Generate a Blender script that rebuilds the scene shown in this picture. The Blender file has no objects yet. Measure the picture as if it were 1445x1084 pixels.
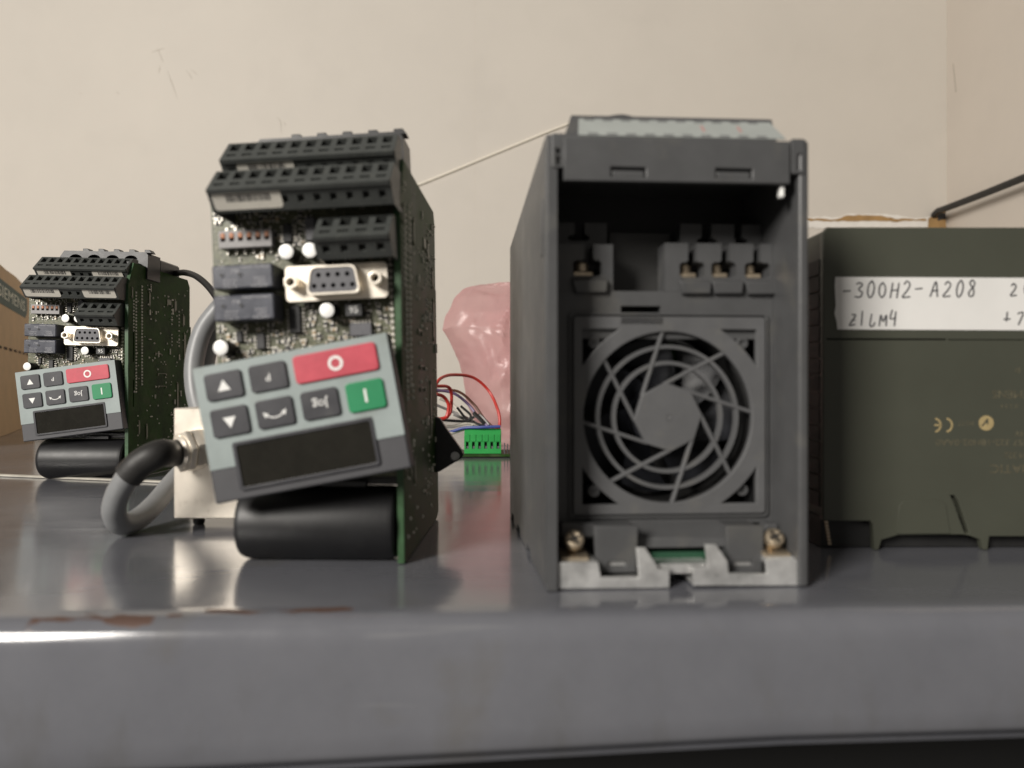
import bpy, math, random
from mathutils import Matrix, Vector

random.seed(7)
scene = bpy.context.scene
col = scene.collection
MM = 0.001
PI = math.pi

# ------------------------------------------------------------------ camera, light, exposure
CAM_H = 63.3            # lens height over the shelf, mm
FPX = 1050.0            # focal length in photo pixels (photo 1445 x 1084)
cam_data = bpy.data.cameras.new('camera')
cam = bpy.data.objects.new('camera', cam_data)
col.objects.link(cam)
cam.location = (0, 0, CAM_H * MM)
cam.rotation_euler = (math.radians(90), 0, 0)
cam_data.sensor_width = 36.0
cam_data.lens = FPX / 1445 * 36.0
cam_data.clip_start = 0.01
cam_data.clip_end = 20
cam_data.dof.use_dof = True
cam_data.dof.focus_distance = 0.485
cam_data.dof.aperture_fstop = 9.5
scene.camera = cam

world = bpy.data.worlds.new('World')
scene.world = world
world.use_nodes = True
wb = world.node_tree.nodes['Background']
wb.inputs[0].default_value = (1.0, 0.93, 0.85, 1)
wb.inputs[1].default_value = 0.15


def area_light(name, loc, target, sx, sy, power, color):
    d = bpy.data.lights.new(name, 'AREA')
    d.shape = 'RECTANGLE'
    d.size, d.size_y = sx, sy
    d.energy = power
    d.color = color
    o = bpy.data.objects.new(name, d)
    col.objects.link(o)
    o.location = loc
    v = Vector(target) - Vector(loc)
    o.rotation_euler = v.to_track_quat('-Z', 'Y').to_euler()
    return o


# the room's ceiling tubes: over and behind the camera
area_light('ceiling_lamp', (-1.38, -1.5, 1.05), (0.0, 0.8, 0.15), 0.62, 0.8, 84, (1.0, 0.95, 0.88))

scene.view_settings.view_transform = 'Standard'
scene.view_settings.look = 'None'
scene.view_settings.gamma = 1
scene.view_settings.use_curve_mapping = False
scene.view_settings.exposure = 0.0
scene.render.engine = 'CYCLES'
scene.cycles.use_denoising = True
scene.cycles.max_bounces = 8

# ------------------------------------------------------------------ materials
MATS = {}


def mat(name, color, rough=0.5, metal=0.0, var=0.12, scale=90, bump=0.05, bscale=900, ior=1.5,
        spots=None, spot_scale=300, spot_amt=0.0, trans=0.0, coat=0.0, rvar=0.12):
    if name in MATS:
        return MATS[name]
    m = bpy.data.materials.new(name)
    m.use_nodes = True
    nt = m.node_tree
    b = nt.nodes['Principled BSDF']
    b.inputs['Metallic'].default_value = metal
    b.inputs['IOR'].default_value = ior
    if coat:
        b.inputs['Coat Weight'].default_value = coat
        b.inputs['Coat Roughness'].default_value = 0.08
    tc = nt.nodes.new('ShaderNodeTexCoord')
    n = nt.nodes.new('ShaderNodeTexNoise')
    n.inputs['Scale'].default_value = scale
    n.inputs['Detail'].default_value = 6
    n.inputs['Roughness'].default_value = 0.65
    nt.links.new(tc.outputs['Object'], n.inputs['Vector'])
    r = nt.nodes.new('ShaderNodeValToRGB')
    c0 = [max(0, c * (1 - var)) for c in color]
    c1 = [min(1, c * (1 + var)) for c in color]
    r.color_ramp.elements[0].position = 0.3
    r.color_ramp.elements[1].position = 0.7
    r.color_ramp.elements[0].color = (*c0, 1)
    r.color_ramp.elements[1].color = (*c1, 1)
    nt.links.new(n.outputs['Fac'], r.inputs['Fac'])
    out = r.outputs['Color']
    if spots:
        n2 = nt.nodes.new('ShaderNodeTexNoise')
        n2.inputs['Scale'].default_value = spot_scale
        n2.inputs['Detail'].default_value = 4
        nt.links.new(tc.outputs['Object'], n2.inputs['Vector'])
        r2 = nt.nodes.new('ShaderNodeValToRGB')
        r2.color_ramp.elements[0].position = 0.56
        r2.color_ramp.elements[1].position = 0.74
        r2.color_ramp.elements[0].color = (0, 0, 0, 1)
        r2.color_ramp.elements[1].color = (spot_amt,) * 3 + (1,)
        nt.links.new(n2.outputs['Fac'], r2.inputs['Fac'])
        mx = nt.nodes.new('ShaderNodeMix')
        mx.data_type = 'RGBA'
        nt.links.new(r2.outputs['Color'], mx.inputs['Factor'])
        nt.links.new(out, mx.inputs['A'])
        mx.inputs['B'].default_value = (*spots, 1)
        out = mx.outputs['Result']
    nt.links.new(out, b.inputs['Base Color'])
    mr = nt.nodes.new('ShaderNodeMapRange')
    mr.inputs['To Min'].default_value = max(0.02, rough - rvar)
    mr.inputs['To Max'].default_value = min(1, rough + rvar)
    nt.links.new(n.outputs['Fac'], mr.inputs['Value'])
    nt.links.new(mr.outputs['Result'], b.inputs['Roughness'])
    if bump:
        n3 = nt.nodes.new('ShaderNodeTexNoise')
        n3.inputs['Scale'].default_value = bscale
        n3.inputs['Detail'].default_value = 3
        nt.links.new(tc.outputs['Object'], n3.inputs['Vector'])
        bp = nt.nodes.new('ShaderNodeBump')
        bp.inputs['Strength'].default_value = bump
        bp.inputs['Distance'].default_value = 0.0004
        nt.links.new(n3.outputs['Fac'], bp.inputs['Height'])
        nt.links.new(bp.outputs['Normal'], b.inputs['Normal'])
    if trans:
        b.inputs['Transmission Weight'].default_value = trans
    MATS[name] = m
    return m


def wall_material(name, color):
    m = mat(name, color, 0.62, var=0.035, scale=3.2, bump=0.12, bscale=260, rvar=0.05,
            spots=[c * 0.9 for c in color], spot_scale=9, spot_amt=0.35)
    return m


M_wall = wall_material('cream_wall_paint', (0.635, 0.592, 0.53))
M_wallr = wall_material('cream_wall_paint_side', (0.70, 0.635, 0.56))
M_case = mat('grey_housing_plastic', (0.074, 0.075, 0.077), 0.42, var=0.1, scale=60, bump=0.10, bscale=2500,
             spots=(0.125, 0.12, 0.105), spot_scale=75, spot_amt=0.45)
M_grille = mat('grey_grille_plastic', (0.102, 0.103, 0.106), 0.42, var=0.1, scale=60, bump=0.08, bscale=2500,
               spots=(0.15, 0.145, 0.13), spot_scale=110, spot_amt=0.45)
M_dark = mat('dark_recess_plastic', (0.012, 0.012, 0.012), 0.6, var=0.2)
M_rotor = mat('fan_rotor_plastic', (0.016, 0.017, 0.021), 0.42, var=0.2, ior=1.4)
M_black = mat('black_plastic', (0.020, 0.020, 0.021), 0.38, var=0.2, scale=150, spots=(0.06, 0.058, 0.05), spot_scale=260, spot_amt=0.35)
M_blackcap = mat('black_sleeve', (0.009, 0.009, 0.010), 0.46, var=0.2, scale=80, spots=(0.03, 0.03, 0.028), spot_scale=200, spot_amt=0.25, rvar=0.08)
M_term = mat('charcoal_terminal_plastic', (0.056, 0.060, 0.057), 0.45, var=0.15, scale=120, spots=(0.1, 0.1, 0.085), spot_scale=400, spot_amt=0.3)
M_relay = mat('relay_black_plastic', (0.052, 0.056, 0.074), 0.32, var=0.14, scale=200)
M_pcb = mat('dark_green_board', (0.026, 0.056, 0.016), 0.42, var=0.6, scale=55, bump=0.25, bscale=700, ior=1.12,
            spots=(0.085, 0.095, 0.055), spot_scale=60, spot_amt=0.6, rvar=0.14)
M_pcbedge = mat('green_board_edge', (0.03, 0.08, 0.03), 0.45, var=0.3, scale=200)
M_front_pcb = mat('olive_green_board', (0.095, 0.10, 0.058), 0.4, var=0.5, scale=420, bump=0.25, bscale=900,
                  spots=(0.30, 0.27, 0.19), spot_scale=620, spot_amt=0.75)
M_solder = mat('solder', (0.72, 0.69, 0.62), 0.3, metal=0.5, var=0.25, scale=400, bump=0)
M_nickel = mat('nickel_plate', (0.90, 0.83, 0.72), 0.34, metal=0.55, var=0.06, scale=70, bump=0.04, bscale=500, rvar=0.1)
M_boxmetal = mat('brushed_nickel_case', (0.86, 0.79, 0.69), 0.36, metal=0.55, var=0.07, scale=45, bump=0.05, bscale=300,
                 spots=(0.45, 0.38, 0.3), spot_scale=220, spot_amt=0.4)
M_steel = mat('zinc_plated_steel', (0.66, 0.66, 0.65), 0.32, metal=0.65, var=0.3, scale=120, bump=0.12, bscale=500)
M_brass = mat('yellow_zinc', (0.60, 0.50, 0.37), 0.40, metal=0.9, var=0.18, scale=250)
M_alu = mat('aluminium_can', (0.86, 0.86, 0.84), 0.45, metal=0.15, var=0.03, scale=200, bump=0)
M_keyface = mat('pale_grey_keypad', (0.28, 0.325, 0.32), 0.46, var=0.10, scale=45, bump=0.08, bscale=1500, spots=(0.2, 0.22, 0.2), spot_scale=70, spot_amt=0.45, rvar=0.16)
M_keyband = mat('charcoal_keypad', (0.062, 0.062, 0.068), 0.48, var=0.08, scale=60, bump=0.05, bscale=1500)
M_key = mat('black_key_rubber', (0.036, 0.036, 0.042), 0.42, var=0.2, scale=90, spots=(0.075, 0.075, 0.075), spot_scale=160, spot_amt=0.4)
M_red = mat('red_key', (0.50, 0.062, 0.09), 0.42, var=0.14, scale=90, spots=(0.32, 0.045, 0.06), spot_scale=130, spot_amt=0.5)
M_green = mat('green_key', (0.010, 0.22, 0.085), 0.45, var=0.08, scale=90)
M_lcd = mat('dark_display_glass', (0.016, 0.015, 0.012), 0.10, var=0.2, rvar=0.05, bump=0)
M_white = mat('white_print', (0.78, 0.78, 0.76), 0.6, var=0.02, bump=0)
M_greyprint = mat('grey_print', (0.34, 0.34, 0.36), 0.6, var=0.05, bump=0)
M_label = mat('off_white_sticker', (0.66, 0.63, 0.56), 0.55, var=0.06, scale=150, bump=0)
M_ink = mat('black_ink', (0.03, 0.03, 0.035), 0.6, var=0.05, bump=0)
M_marker = mat('dark_marker_ink', (0.05, 0.05, 0.055), 0.5, var=0.3, scale=500, bump=0)
M_tape = mat('white_paper_tape', (0.72, 0.71, 0.69), 0.6, var=0.04, scale=30, bump=0.1, bscale=120)
M_plc = mat('olive_grey_plastic', (0.058, 0.061, 0.045), 0.5, var=0.06, scale=25, bump=0.15, bscale=2600, rvar=0.06)
M_gold = mat('faded_gold_print', (0.36, 0.28, 0.14), 0.5, var=0.2, scale=400, bump=0)
M_gold2 = mat('worn_gold_print', (0.105, 0.093, 0.06), 0.5, var=0.5, scale=500, bump=0)
M_orange = mat('orange_slider', (0.42, 0.17, 0.08), 0.5, var=0.2, bump=0)
M_dip = mat('grey_switch_plastic', (0.26, 0.25, 0.25), 0.5, var=0.15, scale=300)
M_card = mat('brown_cardboard', (0.56, 0.385, 0.22), 0.75, var=0.1, scale=30, bump=0.2, bscale=400)
M_bandgreen = mat('dark_green_print', (0.022, 0.058, 0.044), 0.65, var=0.1, bump=0)
M_paleprint = mat('pale_box_print', (0.66, 0.66, 0.56), 0.65, var=0.05, bump=0)
M_greycable = mat('grey_cable_jacket', (0.21, 0.215, 0.22), 0.42, var=0.1, scale=60, bump=0.1, bscale=500)
M_sleeve = mat('black_rubber_sleeve', (0.018, 0.017, 0.016), 0.55, var=0.2, scale=100, bump=0.25, bscale=500)
M_termgreen = mat('bright_green_plastic', (0.022, 0.30, 0.062), 0.4, var=0.08)
M_chip = mat('chip_epoxy', (0.026, 0.026, 0.027), 0.5, var=0.15, scale=400)
M_chipgrey = mat('grey_chip_epoxy', (0.10, 0.10, 0.11), 0.5, var=0.15, scale=400)
M_tan = mat('tan_ceramic', (0.36, 0.27, 0.16), 0.5, var=0.2, scale=500, bump=0)
M_torn = mat('torn_brown_board', (0.36, 0.22, 0.09), 0.85, var=0.2, scale=60, bump=0.5, bscale=200)
M_chipwhite = mat('flaking_white_paint', (0.80, 0.77, 0.72), 0.7, var=0.05, scale=80, bump=0.3, bscale=150)
M_cord = mat('cream_cord', (0.86, 0.81, 0.70), 0.6, var=0.05)
M_blackcable = mat('black_cable_jacket', (0.016, 0.015, 0.014), 0.5, var=0.2)
M_wire = {
    'red': mat('red_wire', (0.50, 0.03, 0.02), 0.4, var=0.1),
    'blue': mat('blue_wire', (0.035, 0.06, 0.26), 0.4, var=0.1),
    'violet': mat('violet_wire', (0.16, 0.11, 0.22), 0.4, var=0.1),
    'white': mat('white_wire', (0.6, 0.57, 0.5), 0.4, var=0.1),
    'black': mat('black_wire', (0.02, 0.02, 0.02), 0.4, var=0.1),
    'brown': mat('brown_wire', (0.12, 0.05, 0.03), 0.4, var=0.1),
    'grey': mat('grey_wire', (0.3, 0.29, 0.28), 0.4, var=0.1),
}


def shelf_material():
    m = bpy.data.materials.new('grey_shelf_enamel')
    m.use_nodes = True
    nt = m.node_tree
    b = nt.nodes['Principled BSDF']
    N = nt.nodes.new
    L = nt.links.new
    tc = N('ShaderNodeTexCoord')
    n1 = N('ShaderNodeTexNoise')
    n1.inputs['Scale'].default_value = 9
    n1.inputs['Detail'].default_value = 8
    n1.inputs['Roughness'].default_value = 0.7
    L(tc.outputs['Object'], n1.inputs['Vector'])
    r1 = N('ShaderNodeValToRGB')
    r1.color_ramp.elements[0].position = 0.3
    r1.color_ramp.elements[1].position = 0.72
    r1.color_ramp.elements[0].color = (0.116, 0.119, 0.135, 1)
    r1.color_ramp.elements[1].color = (0.160, 0.163, 0.181, 1)
    L(n1.outputs['Fac'], r1.inputs['Fac'])
    # yellowish grime in stains
    n2 = N('ShaderNodeTexNoise')
    n2.inputs['Scale'].default_value = 26
    n2.inputs['Detail'].default_value = 5
    L(tc.outputs['Object'], n2.inputs['Vector'])
    r2 = N('ShaderNodeValToRGB')
    r2.color_ramp.elements[0].position = 0.6
    r2.color_ramp.elements[1].position = 0.78
    r2.color_ramp.elements[0].color = (0, 0, 0, 1)
    r2.color_ramp.elements[1].color = (0.45, 0.45, 0.45, 1)
    L(n2.outputs['Fac'], r2.inputs['Fac'])
    mx = N('ShaderNodeMix')
    mx.data_type = 'RGBA'
    L(r2.outputs['Color'], mx.inputs['Factor'])
    L(r1.outputs['Color'], mx.inputs['A'])
    mx.inputs['B'].default_value = (0.115, 0.10, 0.07, 1)
    n5 = N('ShaderNodeTexNoise')
    n5.inputs['Scale'].default_value = 60
    n5.inputs['Detail'].default_value = 3
    n5.inputs['Distortion'].default_value = 0.4
    mp5 = N('ShaderNodeMapping')
    mp5.inputs['Rotation'].default_value = (0, 0, 0.5)
    mp5.inputs['Scale'].default_value = (0.12, 3.0, 3.0)
    L(tc.outputs['Object'], mp5.inputs['Vector'])
    L(mp5.outputs['Vector'], n5.inputs['Vector'])
    r5 = N('ShaderNodeValToRGB')
    r5.color_ramp.elements[0].position = 0.66
    r5.color_ramp.elements[1].position = 0.74
    r5.color_ramp.elements[0].color = (0, 0, 0, 1)
    r5.color_ramp.elements[1].color = (0.3, 0.3, 0.3, 1)
    L(n5.outputs['Fac'], r5.inputs['Fac'])
    mx5 = N('ShaderNodeMix')
    mx5.data_type = 'RGBA'
    L(r5.outputs['Color'], mx5.inputs['Factor'])
    L(mx.outputs['Result'], mx5.inputs['A'])
    mx5.inputs['B'].default_value = (0.27, 0.27, 0.27, 1)
    # chipped rust along the bend of the front edge (x, y in metres from the edge)
    sep = N('ShaderNodeSeparateXYZ')
    L(tc.outputs['Object'], sep.inputs[0])
    n3 = N('ShaderNodeTexNoise')
    n3.inputs['Scale'].default_value = 170
    n3.inputs['Detail'].default_value = 6
    mp = N('ShaderNodeMapping')
    mp.inputs['Scale'].default_value = (0.35, 1, 1)
    L(tc.outputs['Object'], mp.inputs['Vector'])
    L(mp.outputs['Vector'], n3.inputs['Vector'])

    def mth(op, a, bb=None, clamp=False):
        x = N('ShaderNodeMath')
        x.operation = op
        x.use_clamp = clamp
        for i, v in enumerate((a, bb)):
            if v is None:
                continue
            if isinstance(v, (int, float)):
                x.inputs[i].default_value = v
            else:
                L(v, x.inputs[i])
        return x.outputs[0]

    def band(x0, x1, yc, hw):
        cx, hx = (x0 + x1) / 2 * MM, abs(x1 - x0) / 2 * MM
        dx = mth('ABSOLUTE', mth('SUBTRACT', sep.outputs['X'], cx))
        ix = mth('MULTIPLY', mth('SUBTRACT', hx, dx), 900, True)
        dy = mth('ABSOLUTE', mth('SUBTRACT', sep.outputs['Y'], yc * MM))
        wob = mth('MULTIPLY', mth('SUBTRACT', n3.outputs['Fac'], 0.46), 0.009)
        iy = mth('MULTIPLY', mth('SUBTRACT', mth('ADD', hw * MM, wob), dy), 3500, True)
        return mth('MULTIPLY', ix, iy)
    tot = band(-131, -97, 4.6, 1.0)
    for a in ((-95, -90, 6.0, 0.9), (-86, -44, 8.0, 1.0), (-70, -46, 9.4, 0.6)):
        tot = mth('MAXIMUM', tot, band(*a))
    n6 = N('ShaderNodeTexNoise')
    n6.inputs['Scale'].default_value = 48
    n6.inputs['Detail'].default_value = 7
    n6.inputs['Roughness'].default_value = 0.6
    mp6 = N('ShaderNodeMapping')
    mp6.inputs['Scale'].default_value = (1, 1, 0.45)
    mp6.inputs['Location'].default_value = (3.1, 0, 1.7)
    L(tc.outputs['Object'], mp6.inputs['Vector'])
    L(mp6.outputs['Vector'], n6.inputs['Vector'])
    low = mth('MULTIPLY', mth('SUBTRACT', -0.004, sep.outputs['Z']), 40, True)
    gr = mth('MULTIPLY', mth('MULTIPLY', mth('SUBTRACT', n6.outputs['Fac'], 0.52), 5.0, True), mth('MULTIPLY', low, 0.32))
    mx6 = N('ShaderNodeMix')
    mx6.data_type = 'RGBA'
    L(gr, mx6.inputs['Factor'])
    L(mx5.outputs['Result'], mx6.inputs['A'])
    mx6.inputs['B'].default_value = (0.085, 0.078, 0.062, 1)
    mx2 = N('ShaderNodeMix')
    mx2.data_type = 'RGBA'
    L(tot, mx2.inputs['Factor'])
    L(mx6.outputs['Result'], mx2.inputs['A'])
    mx2.inputs['B'].default_value = (0.075, 0.035, 0.022, 1)
    L(mx2.outputs['Result'], b.inputs['Base Color'])
    # gloss with rubbed patches and long scratches
    rr = N('ShaderNodeMapRange')
    rr.inputs['From Min'].default_value = 0.3
    rr.inputs['From Max'].default_value = 0.75
    rr.inputs['To Min'].default_value = 0.09
    rr.inputs['To Max'].default_value = 0.22
    L(n1.outputs['Fac'], rr.inputs['Value'])
    ra = mth('ADD', rr.outputs['Result'], mth('MULTIPLY', tot, 0.5))
    L(ra, b.inputs['Roughness'])
    b.inputs['IOR'].default_value = 1.75
    n4 = N('ShaderNodeTexNoise')
    n4.inputs['Scale'].default_value = 30
    n4.inputs['Detail'].default_value = 4
    mp4 = N('ShaderNodeMapping')
    mp4.inputs['Scale'].default_value = (0.5, 2.2, 1)
    L(tc.outputs['Object'], mp4.inputs['Vector'])
    L(mp4.outputs['Vector'], n4.inputs['Vector'])
    bp = N('ShaderNodeBump')
    bp.inputs['Strength'].default_value = 0.12
    bp.inputs['Distance'].default_value = 0.0012
    L(n4.outputs['Fac'], bp.inputs['Height'])
    L(bp.outputs['Normal'], b.inputs['Normal'])
    return m


M_shelf = shelf_material()


def bag_material():
    m = bpy.data.materials.new('pink_plastic_film')
    m.use_nodes = True
    nt = m.node_tree
    nt.nodes.remove(nt.nodes['Principled BSDF'])
    out = nt.nodes['Material Output']
    N = nt.nodes.new
    L = nt.links.new
    tc = N('ShaderNodeTexCoord')
    n = N('ShaderNodeTexNoise')
    n.inputs['Scale'].default_value = 14
    n.inputs['Detail'].default_value = 3
    L(tc.outputs['Object'], n.inputs['Vector'])
    r = N('ShaderNodeValToRGB')
    r.color_ramp.elements[0].position = 0.35
    r.color_ramp.elements[1].position = 0.7
    r.color_ramp.elements[0].color = (0.86, 0.58, 0.58, 1)
    r.color_ramp.elements[1].color = (0.90, 0.70, 0.67, 1)
    L(n.outputs['Fac'], r.inputs['Fac'])
    d = N('ShaderNodeBsdfDiffuse')
    t = N('ShaderNodeBsdfTranslucent')
    tr = N('ShaderNodeBsdfTransparent')
    g = N('ShaderNodeBsdfGlossy')
    g.inputs['Roughness'].default_value = 0.33
    g.inputs['Color'].default_value = (0.9, 0.85, 0.85, 1)
    L(r.outputs['Color'], d.inputs['Color'])
    L(r.outputs['Color'], t.inputs['Color'])
    tr.inputs['Color'].default_value = (0.95, 0.72, 0.74, 1)
    m1 = N('ShaderNodeMixShader')
    m1.inputs[0].default_value = 0.45
    L(d.outputs[0], m1.inputs[1])
    L(t.outputs[0], m1.inputs[2])
    m2 = N('ShaderNodeMixShader')
    m2.inputs[0].default_value = 0.48
    L(m1.outputs[0], m2.inputs[1])
    L(tr.outputs[0], m2.inputs[2])
    m3 = N('ShaderNodeMixShader')
    m3.inputs[0].default_value = 0.03
    L(m2.outputs[0], m3.inputs[1])
    L(g.outputs[0], m3.inputs[2])
    n2 = N('ShaderNodeTexNoise')
    n2.inputs['Scale'].default_value = 26
    n2.inputs['Detail'].default_value = 2
    n2.inputs['Distortion'].default_value = 1.2
    L(tc.outputs['Object'], n2.inputs['Vector'])
    bp = N('ShaderNodeBump')
    bp.inputs['Strength'].default_value = 0.35
    bp.inputs['Distance'].default_value = 0.006
    L(n2.outputs['Fac'], bp.inputs['Height'])
    for s in (d, t, g):
        L(bp.outputs['Normal'], s.inputs['Normal'])
    L(m3.outputs[0], out.inputs['Surface'])
    return m


M_bag = bag_material()

# ------------------------------------------------------------------ mesh helpers (all lengths in mm)
I4 = Matrix.Identity(4)


def T(x, y, z):
    return Matrix.Translation((x, y, z))


def RX(a):
    return Matrix.Rotation(math.radians(a), 4, 'X')


def RY(a):
    return Matrix.Rotation(math.radians(a), 4, 'Y')


def RZ(a):
    return Matrix.Rotation(math.radians(a), 4, 'Z')


def basis(o, e1, e2, e3):
    m = Matrix.Identity(4)
    for i, e in enumerate((e1, e2, e3)):
        for j in range(3):
            m[j][i] = e[j]
    for j in range(3):
        m[j][3] = o[j]
    return m


def axis_frame(p, d, up=(0, 0, 1)):
    """frame with its z axis along d"""
    d = Vector(d).normalized()
    u = Vector(up)
    if abs(d.dot(u)) > 0.95:
        u = Vector((1, 0, 0))
    x = u.cross(d).normalized()
    y = d.cross(x)
    return basis(p, x, y, d)


def circle(cx, cy, r, n=32, a0=0.0):
    return [(cx + r * math.cos(a0 + 2 * PI * i / n), cy + r * math.sin(a0 + 2 * PI * i / n)) for i in range(n)]


def rrect(x0, y0, x1, y1, r, n=4):
    if x1 < x0:
        x0, x1 = x1, x0
    if y1 < y0:
        y0, y1 = y1, y0
    pts = []
    for cx, cy, a in ((x1 - r, y1 - r, 0), (x0 + r, y1 - r, 90), (x0 + r, y0 + r, 180), (x1 - r, y0 + r, 270)):
        for i in range(n + 1):
            t = math.radians(a + 90 * i / n)
            pts.append((cx + r * math.cos(t), cy + r * math.sin(t)))
    return pts


def rect(x0, y0, x1, y1):
    return [(x0, y0), (x1, y0), (x1, y1), (x0, y1)]


def spline(pts, sub=8):
    P = [Vector(p) for p in pts]
    P = [2 * P[0] - P[1]] + P + [2 * P[-1] - P[-2]]
    out = []
    for i in range(1, len(P) - 2):
        p0, p1, p2, p3 = P[i - 1:i + 3]
        for k in range(sub):
            t = k / sub
            out.append(0.5 * ((2 * p1) + (-p0 + p2) * t + (2 * p0 - 5 * p1 + 4 * p2 - p3) * t * t + (-p0 + 3 * p1 - 3 * p2 + p3) * t ** 3))
    out.append(P[-2])
    return out


class MB:
    def __init__(self):
        self.v, self.f, self.mi = [], [], []
        self.M = I4
        self.k = 0

    def add(self, vs, fs, M=None):
        b = len(self.v)
        A = self.M @ M if M is not None else self.M
        self.v += [A @ Vector(p) for p in vs]
        for f in fs:
            self.f.append([b + i for i in f])
            self.mi.append(self.k)
        return self

    def mat(self, k):
        self.k = k
        return self

    def box(self, x0, y0, z0, x1, y1, z1, M=None, b=0.0):
        if x1 < x0: x0, x1 = x1, x0
        if y1 < y0: y0, y1 = y1, y0
        if z1 < z0: z0, z1 = z1, z0
        if b <= 0:
            vs = [(x, y, z) for z in (z0, z1) for y in (y0, y1) for x in (x0, x1)]
            fs = [(0, 2, 3, 1), (4, 5, 7, 6), (0, 1, 5, 4), (2, 6, 7, 3), (0, 4, 6, 2), (1, 3, 7, 5)]
            return self.add(vs, fs, M)
        b = min(b, (x1 - x0) * .45, (y1 - y0) * .45, (z1 - z0) * .45)
        vs, idx = [], {}
        for sx in (0, 1):
            for sy in (0, 1):
                for sz in (0, 1):
                    c = ((x0, x1)[sx], (y0, y1)[sy], (z0, z1)[sz])
                    i = ((x0 + b, x1 - b)[sx], (y0 + b, y1 - b)[sy], (z0 + b, z1 - b)[sz])
                    for ax in range(3):
                        p = list(i); p[ax] = c[ax]
                        idx[(sx, sy, sz, ax)] = len(vs); vs.append(tuple(p))
        fs = []
        cs = ((0, 0), (1, 0), (1, 1), (0, 1))

        def key(ax, s, a, c):
            q = [0, 0, 0]; q[ax] = s; q[(ax + 1) % 3] = a; q[(ax + 2) % 3] = c
            return tuple(q)
        for ax in range(3):
            for s in (0, 1):
                f = [idx[key(ax, s, a, c) + (ax,)] for a, c in cs]
                fs.append(f if s else f[::-1])
        for ax in range(3):      # edges parallel to ax
            a1, a2 = (ax + 1) % 3, (ax + 2) % 3
            for s1 in (0, 1):
                for s2 in (0, 1):
                    f = [idx[key(ax, 0, s1, s2) + (a1,)], idx[key(ax, 1, s1, s2) + (a1,)],
                         idx[key(ax, 1, s1, s2) + (a2,)], idx[key(ax, 0, s1, s2) + (a2,)]]
                    fs.append(f if s1 == s2 else f[::-1])
        for sx in (0, 1):
            for sy in (0, 1):
                for sz in (0, 1):
                    f = [idx[(sx, sy, sz, k)] for k in range(3)]
                    fs.append(f if (sx + sy + sz) % 2 else f[::-1])
        return self.add(vs, fs, M)

    def lathe(self, prof, n=24, M=None, cap=True):
        """prof: list of (r, z), turned round z"""
        vs, fs = [], []
        for r, z in prof:
            for i in range(n):
                a = 2 * PI * i / n
                vs.append((r * math.cos(a), r * math.sin(a), z))
        for j in range(len(prof) - 1):
            for i in range(n):
                i2 = (i + 1) % n
                fs.append((j * n + i, j * n + i2, (j + 1) * n + i2, (j + 1) * n + i))
        if cap:
            fs.append(tuple(range(n))[::-1])
            fs.append(tuple((len(prof) - 1) * n + i for i in range(n)))
        return self.add(vs, fs, M)

    def cyl(self, r, z0, z1, n=24, M=None, b=0.0):
        if b:
            return self.lathe([(r - b, z0), (r, z0 + b), (r, z1 - b), (r - b, z1)], n, M)
        return self.lathe([(r, z0), (r, z1)], n, M)

    def prism(self, pts, z0, z1, M=None):
        n = len(pts)
        vs = [(x, y, z0) for x, y in pts] + [(x, y, z1) for x, y in pts]
        area = sum(pts[i][0] * pts[(i + 1) % n][1] - pts[(i + 1) % n][0] * pts[i][1] for i in range(n))
        fs = [tuple(range(n))[::-1], tuple(range(n, 2 * n))]
        fs += [(i, (i + 1) % n, n + (i + 1) % n, n + i) for i in range(n)]
        if area < 0:
            fs = [f[::-1] for f in fs]
        return self.add(vs, fs, M)

    def plate(self, outer, holes, z0, z1, M=None, bevel=0.0):
        """flat plate with real openings, from z0 to z1"""
        c = bpy.data.curves.new('tmp', 'CURVE')
        c.dimensions = '2D'
        c.fill_mode = 'BOTH'
        c.extrude = (z1 - z0) / 2 - bevel
        c.bevel_depth = bevel
        c.bevel_resolution = 1
        c.offset = -bevel
        for pts in [outer] + list(holes):
            s = c.splines.new('POLY')
            s.points.add(len(pts) - 1)
            for i, p in enumerate(pts):
                s.points[i].co = (p[0], p[1], 0, 1)
            s.use_cyclic_u = True
        return self.curve(c, T(0, 0, (z0 + z1) / 2), M)

    def curve(self, c, pre, M=None):
        o = bpy.data.objects.new('tmp', c)
        me = bpy.data.meshes.new_from_object(o)
        vs = [pre @ v.co for v in me.vertices]
        fs = [tuple(p.vertices) for p in me.polygons]
        bpy.data.objects.remove(o)
        bpy.data.curves.remove(c)
        bpy.data.meshes.remove(me)
        return self.add(vs, fs, M)

    def text(self, body, size, M=None, th=0.06, align='CENTER', spacing=1.0, sx=1.0):
        c = bpy.data.curves.new('tmp', 'FONT')
        c.body = body
        c.size = size
        c.extrude = th / 2
        c.resolution_u = 3
        c.align_x = align
        c.align_y = 'CENTER'
        c.space_character = spacing
        return self.curve(c, Matrix.Diagonal((sx, 1, 1, 1)) @ T(0, 0, th / 2), M)

    def tube(self, pts, r, n=12, sub=8, M=None, smooth=True):
        P = spline(pts, sub) if smooth else [Vector(p) for p in pts]
        R = r if callable(r) else (lambda t: r)
        vs, fs = [], []
        nrm = None
        for i, p in enumerate(P):
            d = (P[min(i + 1, len(P) - 1)] - P[max(i - 1, 0)]).normalized()
            if nrm is None:
                u = Vector((0, 0, 1)) if abs(d.z) < 0.9 else Vector((1, 0, 0))
                nrm = (u - d * u.dot(d)).normalized()
            else:
                nrm = (nrm - d * nrm.dot(d)).normalized()
            bn = d.cross(nrm)
            rr = R(i / (len(P) - 1))
            for k in range(n):
                a = 2 * PI * k / n
                vs.append(p + rr * (math.cos(a) * nrm + math.sin(a) * bn))
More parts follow.
